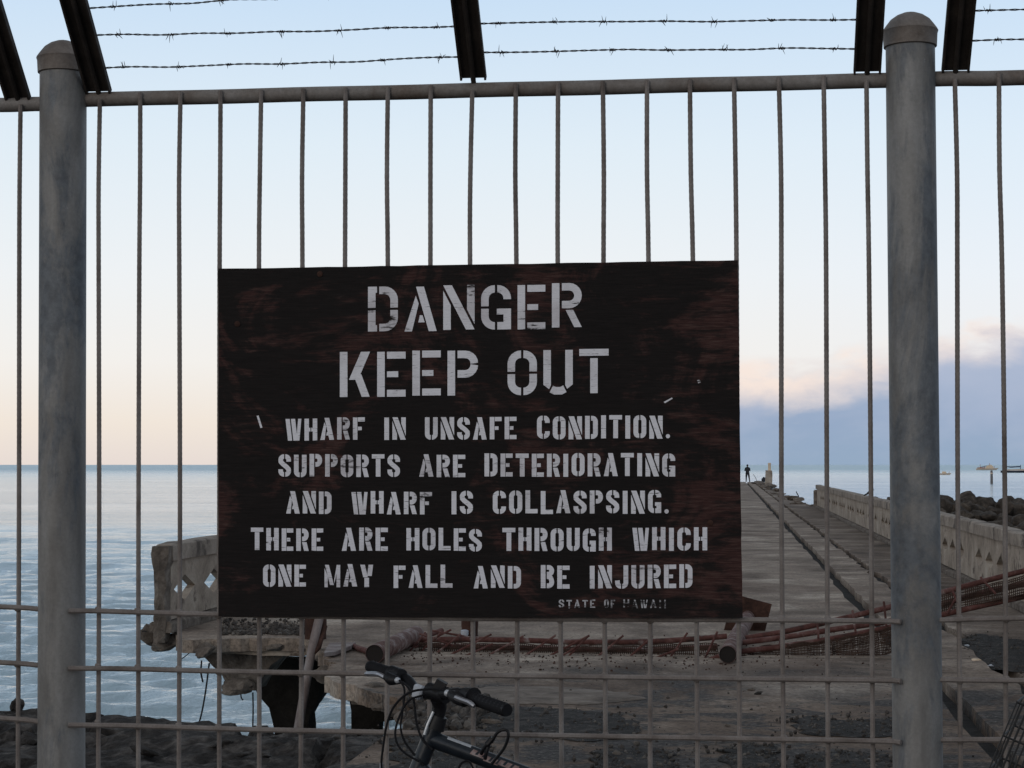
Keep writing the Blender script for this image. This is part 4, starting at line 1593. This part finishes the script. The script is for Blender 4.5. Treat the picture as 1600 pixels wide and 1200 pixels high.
wire('lowest barbed wire strand left of the middle arm', on_arm(1, 110), on_arm(2, 92), .3, 1)
wire('second lowest barbed wire strand left of the middle arm', on_arm(1, 58.5), on_arm(2, 43.5), .6, 2)
wire('highest barbed wire strand left of the middle arm', on_arm(1, 17), on_arm(2, -9), -1.2, 3)
wire('lower barbed wire strand right of the middle arm', on_arm(2, 85), on_arm(3, 80), -.8, 4)
wire('upper barbed wire strand right of the middle arm', on_arm(2, 40.5), on_arm(3, 33.5), -.3, 5)
ex = Vector((1.0, 0, .0))
p = on_arm(4, 68); wire('lower barbed wire strand at the top right corner', p, p + ex * .42, -.2, 6)
p = on_arm(4, 20.5); wire('upper barbed wire strand at the top right corner', p, p + ex * .42, -.4, 7)
p = on_arm(0, 118); wire('short barbed wire end at the top left edge', p - ex * .4, p, .2, 8)

# ------------------------------------------------------------------ the sign
YS = YF - .045                # front face
SIGN_T = .019
sign = thing('warning_sign', 'large black wooden sign with white stencilled danger lettering hung on the fence', 'sign', at_y(750, 965, YS))
mb = MB()
cn = [at_y(u, v, YS) for u, v in ((341, 420), (1153, 406.5), (1160, 966), (341, 963.5))]
rE = random.Random(8)
loop = []
for i in range(4):
    a, b = cn[i], cn[(i + 1) % 4]
    for k in range(28):
        p = a.lerp(b, k / 28)
        q = Vector((rE.uniform(-1, 1), 0, rE.uniform(-1, 1))) * .0007
        loop.append(p + q)
mb.prism(loop, (0, SIGN_T, 0))
mb.build('sign_board', M['sign'], sign)


# ---- stencil letters
def strip(pts, t):
    """quads along a centre line, thickness t"""
    pts = [Vector((p[0], p[1])) for p in pts]
    L, Rr = [], []
    for i, p in enumerate(pts):
        if i == 0:
            d = pts[1] - p
        elif i == len(pts) - 1:
            d = p - pts[-2]
        else:
            d = (pts[i + 1] - p).normalized() + (p - pts[i - 1]).normalized()
        d = d.normalized()
        nrm = Vector((-d.y, d.x))
        k = 1.0
        if 0 < i < len(pts) - 1:
            e = (p - pts[i - 1]).normalized()
            k = 1 / max(.5, nrm.dot(Vector((-e.y, e.x))))
        L.append(p + nrm * t / 2 * k)
        Rr.append(p - nrm * t / 2 * k)
    return L + Rr[::-1]


def arc(cx, cy, rx, ry, a0, a1, n=6):
    return [(cx + rx * math.cos(R(a0 + (a1 - a0) * i / n)), cy + ry * math.sin(R(a0 + (a1 - a0) * i / n))) for i in range(n + 1)]


def rect(x0, y0, x1, y1):
    return [(x0, y0), (x1, y0), (x1, y1), (x0, y1)]


def para(x0, y0, x1, y1, t):
    return [(x0, y0), (x0 + t, y0), (x1 + t, y1), (x1, y1)]


def glyph(ch, w, t, g, big):
    """polygons of one stencil letter in a box w wide and 1 high; t stroke, g bridge gap"""
    ty = t * .92
    r = min(w / 2 - g / 2 - .004, .30)
    h = t / 2
    q = r - h
    out = []
    mid = w / 2

    def half(side, top=True, bot=True, gapmid=False):
        pts_t = [(mid - g / 2, 1 - h)] + arc(r, 1 - r, q, q, 90, 180)
        pts_b = arc(r, r, q, q, 180, 270) + [(mid - g / 2, h)]
        if gapmid:
            segs = [pts_t + [(h, .5 + g / 2)], [(h, .5 - g / 2)] + pts_b]
        else:
            segs = [pts_t + pts_b]
        for s in segs:
            if side > 0:
                s = [(w - x, y) for x, y in s]
            out.append(strip(s, t))

    if ch == 'I':
        out.append(rect(0, 0, w, 1))
    elif ch == 'O':
        half(-1, gapmid=big); half(1, gapmid=big)
    elif ch in 'CG':
        half(-1, gapmid=big)
        out.append(strip([(mid + g / 2, 1 - h)] + [(w - x, y) for x, y in arc(r, 1 - r, q, q, 90, 180)] + [(w - h, .68)], t))
        if ch == 'C':
            out.append(strip([(mid + g / 2, h)] + [(w - x, y) for x, y in arc(r, r, q, q, 270, 180)] + [(w - h, .32)], t))
        else:
            out.append(strip([(mid + g / 2, h), (w - t * .9, h)], t))
            out.append(rect(w - t, 0, w, .47))
            out.append(rect(mid + g * .3, .47 - ty * .85, w - t + .001, .47))
    elif ch == 'D':
        if big:
            out += [rect(0, 0, t, .5 - g / 2), rect(0, .5 + g / 2, t, 1), rect(t, 0, t + g * .6, ty * .9), rect(t, 1 - ty * .9, t + g * .6, 1)]
            a = [(t + g * 1.5, 1 - h)] + [(w - x, y) for x, y in arc(r, 1 - r, q, q, 90, 180)]
            out.append(strip(a + [(w - h, .5 + g / 2)], t))
            out.append(strip([(x, 1 - y) for x, y in a] + [(w - h, .5 - g / 2)], t))
        else:
            out.append(rect(0, 0, t, 1))
            a = [(t + g, 1 - h)] + [(w - x, y) for x, y in arc(r, 1 - r, q, q, 90, 180)]
            b = [(w - x, y) for x, y in arc(r, r, q, q, 180, 270)] + [(t + g, h)]
            out.append(strip(a + b, t))
    elif ch in 'PRB':
        out.append(rect(0, 0, t, 1))
        b0 = .43 if ch != 'B' else .5
        rv = (1 - b0) / 2
        rx = min(w * .42, rv)
        a = [(t + g, 1 - h)] + [(w - x, y) for x, y in arc(rx, 1 - rv, rx - h, rv - h, 90, 180, 5)]
        b = [(w - x, y) for x, y in arc(rx, b0 + rv, rx - h, rv - h, 180, 270, 5)] + [(t + g, b0 + h)]
        if big and ch == 'P':
            out += [strip(a[:-1] + [a[-1]], t), strip([(x, y - g * .6) for x, y in b], t)]
        else:
            out.append(strip(a + b[1:], t))
        if ch == 'R':
            out.append(para(w - t, 0, w * .46, b0 - g * .7, t))
        if ch == 'B':
            rv = .25 + h / 2
            a = [(t + g, .5 + h * .0)] + [(w - x, y) for x, y in arc(rx, .25 + .0, rx - h, .25, 90, 180, 5)]
            b = [(w - x, y) for x, y in arc(rx, .25, rx - h, .25 - h, 180, 270, 5)] + [(t + g, h)]
            out.append(strip(a + b[1:], t))
    elif ch in 'EFL':
        out.append(rect(0, 0, t, 1))
        gg = g * (.9 if big else .35)
        if ch != 'L':
            out.append(rect(t + gg, 1 - ty, w, 1))
            out.append(rect(t + gg, .5 - ty * .42, w * .74, .5 + ty * .42))
        if ch != 'F':
            out.append(rect(t + (gg if ch == 'E' else 0), 0, w, ty))
    elif ch == 'T':
        out.append(rect(0, 1 - ty, w, 1))
        out.append(rect(mid - h, 0, mid + h, 1 - ty - (g if big else g * .25)))
    elif ch == 'H':
        out += [rect(0, 0, t, 1), rect(w - t, 0, w, 1), rect(t, .5 - ty * .45, mid - g * .35, .5 + ty * .45), rect(mid + g * .35, .5 - ty * .45, w - t, .5 + ty * .45)]
    elif ch == 'U':
        if big:
            out += [[(0, 1), (0, r * .75), (t * .75, r * .42), (t, r * .70), (t, 1)], [(w, 1), (w, r * .75), (w - t * .75, r * .42), (w - t, r * .70), (w - t, 1)]]
            out.append(strip([(t * 1.05, h * 1.5), (w * .40, h), (w * .6, h), (w - t * 1.05, h * 1.5)], t))
        else:
            a = [(h, 1)] + arc(r, r, q, q, 180, 270) + [(mid - g / 2, h)]
            out += [strip(a, t), strip([(w - x, y) for x, y in a], t)]
    elif ch == 'J':
        a = [(w - h, 1)] + [(w - x, y) for x, y in arc(r, r, q, q, 180, 270)] + [(mid + g / 2, h)]
        out += [strip(a, t), strip([(mid - g / 2, h)] + arc(r, r, q, q, 270, 180) + [(h, .36)], t)]
    elif ch == 'S':
        out.append(strip([(w - h, .67)] + [(w - x, y) for x, y in arc(r, 1 - r, q, q, 180, 90)] + [(mid + g / 2, 1 - h)], t))
        a = [(mid - g / 2, 1 - h)] + arc(r, 1 - r, q, q, 90, 180) + [(h + .01, .66), (t * .95, .57), (w - t * .95, .43), (w - h - .01, .34)]
        a += [(w - x, y) for x, y in arc(r, r, q, q, 180, 270)] + [(mid + g / 2, h)]
        out.append(strip(a, t))
        out.append(strip([(mid - g / 2, h)] + arc(r, r, q, q, 270, 180) + [(h, .33)], t))
    elif ch == 'N':
        s = w - 1.15 * t
        y0 = 1 - g * 1.1 / s
        y1 = 1 - (t + g * 1.1) / s
        a = [(0, 0), (t, 0), (t, max(.16, y1)), (0, y0)]
        out += [a, [(w - x, 1 - y) for x, y in a], para(s, 0, 0, 1, 1.15 * t)]
    elif ch == 'M':
        out += [[(0, 0), (t * .72, 0), (t * .72, .50), (0, .86)]]
        out.append(para(mid - t * .52, .10, 0.02, 1, t * .86))
        out.append([(mid + t * .46, .16), (w - t * .8, .62), (w - t * .8, 0), (w, 0), (w, 1), (w - t * .75, 1), (mid + t * .40, .34)])
    elif ch == 'W':
        out += [para(w * .16, 0, 0, 1, t * .95), para(w * .50, 0, w * .34, 1, t * .95), para(w * .52 + t * .55, .0, w - t * .72, 1, t * .72)]
    elif ch == 'A':
        ap = mid - t * .35
        out += [para(w - t * 1.05, 0, ap - t * .25, 1, t * 1.05), [(0, 0), (t, 0), (ap - t * .05 + t * .35 - g * .6, .62), (ap - t * .28, .80)]]
        out.append([(w * .43, .20), (w * .63, .20), (w * .56, .36), (w * .48, .36)])
    elif ch == 'K':
        out += [rect(0, 0, t, 1), para(t + g * .6, .38, w - t * 1.25, 1, t * 1.2), para(w - t * 1.15, 0, t + g + t * .45, .50, t * 1.05)]
    elif ch == 'Y':
        out += [para(mid - t * .75, .44, 0, 1, t), para(mid + t * .1, .50, w - t, 1, t), rect(mid - h, 0, mid + h, .42)]
    elif ch == '.':
        out.append([(w * .5 + w * .5 * math.cos(a), w * .5 + w * .5 * math.sin(a)) for a in [i * math.pi / 5 for i in range(10)]])
    return out


REL = {'I': .42, 'M': 1.22, 'W': 1.25, '.': .34, 'A': 1.08, 'N': 1.05, 'E': .93, 'L': .93, 'F': .93}

def word_polys(word, u0, u1, vt0, vb0, vt1, vb1, t, g, big, gap):
    """polygons (image coordinates) for a word between u0 and u1"""
    rel = [REL.get(c, 1.0) for c in word]
    tot = sum(rel) + gap * (len(word) - 1)
    a = (u1 - u0) / tot
    hh = (vb0 - vt0)
    out = []
    x = u0
    r = random.Random(sum(map(ord, word)) + int(u0))
    for c, k in zip(word, rel):
        w = a * k / hh
        tt = min(t, w * .46) if c not in 'I' else t
        if c == 'I':
            w = t * 1.02
        ox = (a * k / hh - w) / 2 * hh
        dv = r.uniform(-.8, .8) * (hh / 70 + .5)
        for poly in glyph(c, w, tt, g, big):
            P = []
            for (px_, py_) in poly:
                u = x + ox + px_ * hh
                f = (u - u0) / (u1 - u0)
                vt = vt0 + (vt1 - vt0) * f
                vb = vb0 + (vb1 - vb0) * f
                P.append((u, vb + (vt - vb) * py_ + dv))
            out.append(P)
        x += a * (k + gap)
    return out


LINES = [
    ([('DANGER', 575, 909, 448, 518, 443, 512)], .168, .055, True, .22, 'letter'),
    ([('KEEP', 531, 747, 549.5, 620, 548, 618), ('OUT', 793, 951, 548, 618, 546, 615)], .168, .055, True, .22, 'letter'),
    ([('WHARF', 446, 570, 654, 688, 652, 687), ('IN', 600, 634, 652, 687, 652, 687), ('UNSAFE', 664, 807, 652, 687, 651, 686), ('CONDITION.', 839, 1047, 650, 686, 649, 685)], .205, .055, False, .24, 'letter'),
    ([('SUPPORTS', 435, 625, 710, 745, 710, 745), ('ARE', 655, 727, 710, 745, 710, 745), ('DETERIORATING', 757, 1055, 709, 745, 708, 744)], .205, .055, False, .24, 'letter'),
    ([('AND', 447, 518, 768, 803, 768, 803), ('WHARF', 549, 675, 768, 803, 768, 803), ('IS', 705, 739, 767, 803, 767, 803), ('COLLASPSING.', 770, 1045, 767, 803, 766, 802)], .205, .055, False, .24, 'letter'),
    ([('THERE', 392, 505, 825, 860, 825, 860), ('ARE', 534, 606, 825, 861, 825, 861), ('HOLES', 635, 753, 825, 860, 826, 861), ('THROUGH', 785, 956, 825, 861, 825, 861), ('WHICH', 988, 1105, 824, 860, 824, 860)], .205, .055, False, .24, 'letter_small'),
    ([('ONE', 411, 478, 882, 917, 883, 917), ('MAY', 507, 583, 882, 917, 882, 917), ('FALL', 615, 707, 883, 918, 883, 919), ('AND', 740, 814, 884, 919, 884, 919), ('BE', 845, 890, 883, 919, 883, 919), ('INJURED', 921, 1082, 884, 920, 882, 919)], .205, .055, False, .24, 'letter_small'),
    ([('STATE', 873, 930, 937, 950, 937, 950), ('OF', 944, 961, 937, 950, 937, 950), ('HAWAII', 974, 1041, 937, 950, 937, 950)], .19, .06, False, .42, 'letter_faint'),
]
for words, t, g, big, gap, mk in LINES:
    for i, wd in enumerate(words):
        mb = MB()
        for q, P in enumerate(word_polys(wd[0], *wd[1:], t, g, big, gap)):
            mb.prism([at_y(u, v, YS - .0008 - .00004 * (q % 7)) for u, v in P], (0, .0004, 0))
        mb.build('lettering', M[mk], sign)
# chips of bare paint and the nail heads
mb = MB()
for P in ([(401, 650), (404, 649), (410, 668), (407, 669)], [(1037, 628), (1050, 621), (1051, 623), (1039, 630)], [(1089, 594), (1093, 593), (1095, 597), (1091, 599)]):
    mb.prism([at_y(u, v, YS - .0009) for u, v in P], (0, .0004, 0))
mb.build('paint_chip', M['letter'], sign)
for (u, v) in ((500, 428), (1110, 817), (371, 506)):
    mb = MB()
    Mx = Matrix.Translation(at_y(u, v, YS)) @ Matrix.Rotation(math.pi / 2, 4, 'X')
    mb.lathe([(.007, -.0005), (.007, .002), (.004, .0035)], Mx, 12)
    mb.build('nail_head', M['rust'], sign, smooth=True)

# ------------------------------------------------------------------ the bicycle, on its stand in front of the fence
def build_bike():
    YB_ = 4.03
    G = .28
    T = lambda u, v, Y=YB_: at_y(u, v, Y)
    root = thing('bicycle', 'dark mountain bicycle with straight handlebar parked in front of the fence', 'bicycle', (-.35, YB_, G))
    head_t, head_b = T(678, 1138), T(655, 1196)
    ax = (head_b - head_t).normalized()
    head_b = head_t + ax * .125
    WR = .325
    f_ax = head_t + ax * ((head_t.z - (G + WR)) / -ax.z) + Vector((-.035, 0, 0))
    r_ax = Vector((f_ax.x + 1.04, YB_, G + WR))
    bb = Vector((f_ax.x + .60, YB_, G + .29))
    tt0 = T(683, 1158); tt1 = T(815, 1207)
    tt_dir = (tt1 - tt0).normalized()
    seat_t = tt0 + tt_dir * .56
    mb = MB()
    mb.tube([head_t, head_b], .0185, 18)
    mb.tube([tt0 - tt_dir * .02, tt0 + tt_dir * .2, seat_t], [.0185, .0172, .016], 16)
    mb.tube([head_b - ax * .035, bb], [.021, .020], 16)
    st = (seat_t - bb).normalized()
    mb.tube([bb, seat_t + st * .05], .016, 14)
    for s in (-.045, .045):
        mb.tube([seat_t + Vector((0, s * .4, -.02)), r_ax + Vector((0, s * 1.3, 0))], .008, 8)
        mb.tube([bb + Vector((0, s * .7, 0)), r_ax + Vector((0, s * 1.3, 0))], .009, 8)
    mb.tube([bb + Vector((0, -.036, 0)), bb + Vector((0, .036, 0))], .021, 14)
    fr = mb.build('bike_frame', M['bikeframe'], root, smooth=True)
    # pale flash and faded graphics along the top tube
    up = Vector((-tt_dir.z, 0, tt_dir.x)).normalized()
    if up.z < 0: up = -up
    fwd = Vector((0, -1, 0))
    def tube_patch(s0, s1, a0, a1, r, name, mat, nseg=6):
        m2 = MB()
        vs, fs = [], []
        for i in range(2):
            for k in range(nseg + 1):
                an = R(a0 + (a1 - a0) * k / nseg)
                p = tt0 + tt_dir * (s0 if i == 0 else s1) + (fwd * math.cos(an) + up * math.sin(an)) * r
                vs.append(p)
        for k in range(nseg):
            fs.append((k, k + 1, nseg + 2 + k, nseg + 1 + k))
        m2.add(vs, fs)
        return m2.build(name, mat, fr, smooth=True)
    tube_patch(.02, .075, 48, 75, .0192, 'silver_flash', M['silver'])
    rg = random.Random(2)
    m2 = MB()
    for i in range(8):
        s0 = .078 + i * .016
        a0 = 22 + rg.uniform(-6, 6)
        vs = []
        for (ds, an) in ((0, a0 - 14), (.010, a0 - 14), (.015, a0 + 18), (.004, a0 + 18)):
            vs.append(tt0 + tt_dir * (s0 + ds) + (fwd * math.cos(R(an)) + up * math.sin(R(an))) * .0189)
        m2.add(vs, [(0, 1, 2, 3)])
        vs = []
        for (ds, an) in ((0, a0 - 20), (.017, a0 - 20), (.017, a0 - 12), (0, a0 - 12)):
            vs.append(tt0 + tt_dir * (s0 + ds) + (fwd * math.cos(R(an)) + up * math.sin(R(an))) * .0190)
        m2.add(vs, [(0, 1, 2, 3)])
    m2.build('frame_decal', M['decal'], fr)
    tube_patch(.215, .32, 40, 66, .0186, 'silver_flash', M['silver'])
    # headset and steerer
    mb = MB()
    mb.tube([head_t - ax * .03, head_t - ax * .001], [.019, .023], 18)
    mb.build('headset', M['black'], root, smooth=True)
    mb = MB()
    hb_c = T(684, 1083, YB_ - .01)
    mb.tube(bez([head_t - ax * .025, T(687, 1108), T(686, 1096, YB_ - .01), hb_c], 5), [.016] * 8 + [.017] * 8, 14) if False else mb.tube([head_t - ax * .025, T(688, 1106), T(685, 1092, YB_ - .01)], [.0135, .0145, .018], 14)
    mb.tube([hb_c + Vector((-.022, .016, .003)), hb_c + Vector((.022, -.016, -.003))], 0.0185, 14)
    mb.box((-.012, -.012, -.012), (.012, .012, .016), Matrix.Translation(T(686, 1074, YB_ - .02)) @ Matrix.Rotation(.5, 4, 'Y'))
    mb.build('stem', M['black'], root, smooth=True)
    mb = MB()
    mb.tube([T(663, 1148, YB_ - .026), T(668, 1132, YB_ - .024), T(677, 1112, YB_ - .018)], .003, 6)
    mb.build('steerer_edge', M['silver'], root, smooth=True)
    # handlebar
    bar = bez([T(578, 1041, 4.235), T(618, 1055, 4.17), T(636, 1062, 4.14), T(650, 1078, 4.09), T(668, 1084, 4.055), T(684, 1084, 4.02), T(702, 1084, 3.98), T(716, 1083, 3.95), T(738, 1090, 3.90), T(792, 1109, 3.80)], 6)
    mb = MB()
    mb.tube(bar, .0125, 14)
    hb = mb.build('handlebar', M['black'], root, smooth=True)
    mb = MB()
    def grip(a, b):
        P, rd = [], []
        for i in range(21):
            P.append(a.lerp(b, i / 20))
            rd.append(.0138 if i % 2 else .0147)
        rd[0] = .0178; rd[1] = .0178; rd[2] = .0162; rd[-1] = .0125
        m2 = MB()
        m2.tube(P, rd, 16)
        return m2
    grip(T(618, 1055, 4.17), T(577, 1041, 4.237)).build('grip', M['rubber'], root, smooth=True)
    grip(T(736, 1090, 3.905), T(793, 1110, 3.80)).build('grip', M['rubber'], root, smooth=True)
    mb = MB()
    mb.tube([T(585, 1041, 4.21), T(588, 1045, 4.21)], .0202, 16)
    # shifter pods
    mb = MB(); mb.tube([T(612, 1054, 4.165), T(628, 1057, 4.14)], [.021, .017], 14)
    mb.sphere(T(620, 1048, 4.15), .012, 10, 8, (1.6, 1, .6)); mb.build('shifter', M['black'], root, smooth=True)
    mb = MB(); mb.tube([T(726, 1086, 3.92), T(740, 1090, 3.895)], [.017, .0215], 14)
    mb.sphere(T(716, 1080, 3.93), .012, 10, 8, (2.0, 1, .55)); mb.build('shifter', M['black'], root, smooth=True)
    # brake levers with silver blades
    lv = thing if False else None
    mb = MB(); mb.tube(bez([T(604, 1056, 4.12), T(612, 1062, 4.11), T(623, 1063, 4.10)], 4), [.010, .011, .012, .013, .013, .012, .011, .010, .009], 10)
    l1 = mb.build('brake_lever', M['black'], root, smooth=True)
    mb = MB(); mb.tube(bez([T(571, 1053, 4.16), T(580, 1053, 4.15), T(592, 1054, 4.13), T(602, 1059, 4.12)], 4), [.004] + [.006] * 12, 8); mb.build('lever_blade', M['steel_edge'], l1, smooth=True)
    mb = MB(); mb.sphere(T(621, 1063, 4.09), .007, 10, 8); mb.build('barrel_adjuster', M['silver'], l1, smooth=True)
    mb = MB(); mb.tube(bez([T(702, 1083, 3.93), T(714, 1091, 3.90), T(727, 1098, 3.88)], 4), [.008, .010, .012, .013, .013, .013, .012, .011, .010], 10)
    l2 = mb.build('brake_lever', M['black'], root, smooth=True)
    mb = MB(); mb.tube(bez([T(712, 1090, 3.885), T(722, 1094, 3.875), T(733, 1098, 3.865), T(741, 1104, 3.855)], 4), [.006] * 11 + [.005, .004], 8); mb.build('lever_blade', M['steel_edge'], l2, smooth=True)
    mb = MB(); mb.sphere(T(699, 1083, 3.925), .0075, 10, 8); mb.build('barrel_adjuster', M['silver'], l2, smooth=True)
    # pale reflector bracket
    mb = MB()
    Mx = Matrix.Translation(T(654, 1080, 4.05)) @ Matrix.Rotation(.25, 4, 'Y') @ Matrix.Rotation(-.5, 4, 'Z')
    mb.box((-.013, -.008, -.018), (.013, .008, .014), Mx)
    mb.build('front_reflector', M['tin'], root, bevel=.004)
    # cables
    def cable(pts, Y0, Y1, r=.0026):
        n = len(pts)
        m2 = MB()
        m2.tube(bez([T(u, v, Y0 + (Y1 - Y0) * i / (n - 1)) for i, (u, v) in enumerate(pts)], 8), r, 6)
        m2.build('cable', M['rubber'], root, smooth=True)
    cable([(624, 1063), (634, 1070), (644, 1085), (648, 1105), (651, 1130), (660, 1155), (676, 1172)], 4.08, 4.0)
    cable([(700, 1083), (690, 1078), (668, 1077), (640, 1082), (617, 1102), (605, 1130), (599, 1165), (596, 1196), (600, 1240)], 3.93, 4.0)
    cable([(662, 1086), (640, 1094), (626, 1115), (618, 1140), (620, 1160), (632, 1176), (655, 1190)], 4.03, 4.0)
    cable([(626, 1064), (632, 1078), (630, 1105), (626, 1135), (632, 1158), (648, 1180), (662, 1196)], 4.09, 4.01)
    cable([(740, 1202), (733, 1190), (722, 1192), (716, 1202)], 4.0, 4.0)
    mb = MB(); mb.tube([T(596, 1192, 4.0), T(595.5, 1204, 4.0)], .0035, 8); mb.build('cable_end', M['silver'], root, smooth=True)
    # coiled lock cable by the top tube
    mb = MB()
    mb.tube(bez([T(752, 1178, 3.99), T(757, 1168, 3.98), T(764, 1160, 3.98), T(770, 1153, 3.98)], 4), [.004] * 6 + [.0065] * 7, 8)
    mb.tube(bez([T(768, 1160, 3.98), T(776, 1146, 3.975), T(786, 1140, 3.97), T(793, 1142, 3.97), T(794, 1152, 3.97), T(788, 1168, 3.975), T(776, 1184, 3.98), T(768, 1194, 3.985)], 6), .0035, 8)
    mb.tube(bez([T(764, 1164, 3.98), T(760, 1176, 3.98), T(758, 1186, 3.985)], 4), .004, 8)
    mb.build('lock_cable', M['black'], root, smooth=True)
    # fork
    mb = MB()
    mb.tube([head_b + ax * .0, head_b + ax * .035], .021, 14)
    for s in (-.055, .055):
        mb.tube([head_b + ax * .03 + Vector((0, s, 0)), f_ax + Vector((0, s, 0))], [.015, .010], 10)
    mb.tube([head_b + ax * .03 + Vector((0, -.058, 0)), head_b + ax * .03 + Vector((0, .058, 0))], .016, 10)
    mb.build('fork', M['bikeframe'], root, smooth=True)
    # wheels
    for c in (f_ax, r_ax):
        wh = None
        mb = MB()
        N = 56
        ring = [c + Vector((math.cos(2 * math.pi * i / N), 0, math.sin(2 * math.pi * i / N))) * (WR - .024) for i in range(N + 1)]
        mb.tube(ring, .024, 10, False)
        wh = mb.build('wheel', M['tyre'], root, smooth=True)
        mb = MB()
        ring = [c + Vector((math.cos(2 * math.pi * i / N), 0, math.sin(2 * math.pi * i / N))) * (WR - .052) for i in range(N + 1)]
        mb.tube(ring, .011, 8, False)
        mb.build('rim', M['silver'], wh, smooth=True)
        mb = MB()
        for i in range(28):
            an = 2 * math.pi * i / 28
            d = Vector((math.cos(an), 0, math.sin(an)))
            mb.tube([c + Vector((0, .025 * (-1) ** i, 0)) + d * .018, c + d * (WR - .055)], .001, 4)
        mb.tube([c + Vector((0, -.05, 0)), c + Vector((0, .05, 0))], .018, 12)
        mb.build('spokes', M['steel_edge'], wh)
    # saddle, cranks, stand
    sp = seat_t + st * .06
    mb = MB()
    mb.tube([seat_t, sp], .0125, 10)
    mb.build('seat_post', M['silver'], root, smooth=True)
    mb = MB()
    mb.sphere(sp + Vector((.03, 0, .012)), .1, 18, 10, (1.25, .7, .24))
    mb.sphere(sp + Vector((-.09, 0, .010)), .06, 14, 8, (1.5, .45, .3))
    mb.build('saddle', M['black'], root, smooth=True)
    mb = MB()
    mb.lathe([(.085, -.003), (.085, .003)], Matrix.Translation(bb + Vector((0, .05, 0))) @ Matrix.Rotation(math.pi / 2, 4, 'X'), 28)
    for s in (-1, 1):
        mb.tube([bb + Vector((0, s * .065, 0)), bb + Vector((s * .12, s * .075, s * -.12))], .009, 8)
        mb.box((-.045, -.03, -.01), (.045, .03, .01), Matrix.Translation(bb + Vector((s * .12, s * .115, s * -.12))))
    mb.build('crankset', M['black'], root, smooth=True)
    mb = MB()
    mb.tube([bb + Vector((.08, -.03, -.01)), Vector((bb.x + .16, YB_ - .19, G + .008))], .008, 8)
    mb.build('kickstand', M['silver'], root, smooth=True)


build_bike()

# ------------------------------------------------------------------ wire cage leaning at the bottom right
def build_cage():
    Yc = 3.98
    tl = at_y(1589, 1097, Yc)
    bl = at_y(1547, 1198, Yc)
    down = (bl - tl).normalized()
    right = Vector((-down.z, 0, down.x))
    if right.x < 0: right = -right
    back = Vector((.30, 1, 0)).normalized()
    H = (tl.z - .285) / -down.z
    W, Dp = .34, .16
    root = thing('wire_cage', 'dark wire mesh cage leaning at the bottom right corner in front of the fence', 'cage', bl)
    def face(o, a, b, la, lb, sa, sb, name):
        mb = MB()
        n = int(la / sa)
        for i in range(n + 1):
            p = o + a * (la * i / n)
            mb.tube([p, p + b * (lb * .5) + Vector((0, random.uniform(-.002, .002), 0)), p + b * lb], .0017, 5)
        n = int(lb / sb)
        for i in range(n + 1):
            p = o + b * (lb * i / n)
            mb.tube([p, p + a * la], .0022, 5)
        mb.build(name, M['cage'], root)
    face(tl, right, down, W, H, .0115, .074, 'front_panel')
    face(tl + back * Dp, right, down, W, H, .0115, .074, 'back_panel')
    face(tl, back, down, Dp, H, .08, .074, 'side_panel')
    face(tl + right * W, back, down, Dp, H, .08, .074, 'side_panel')


build_cage()
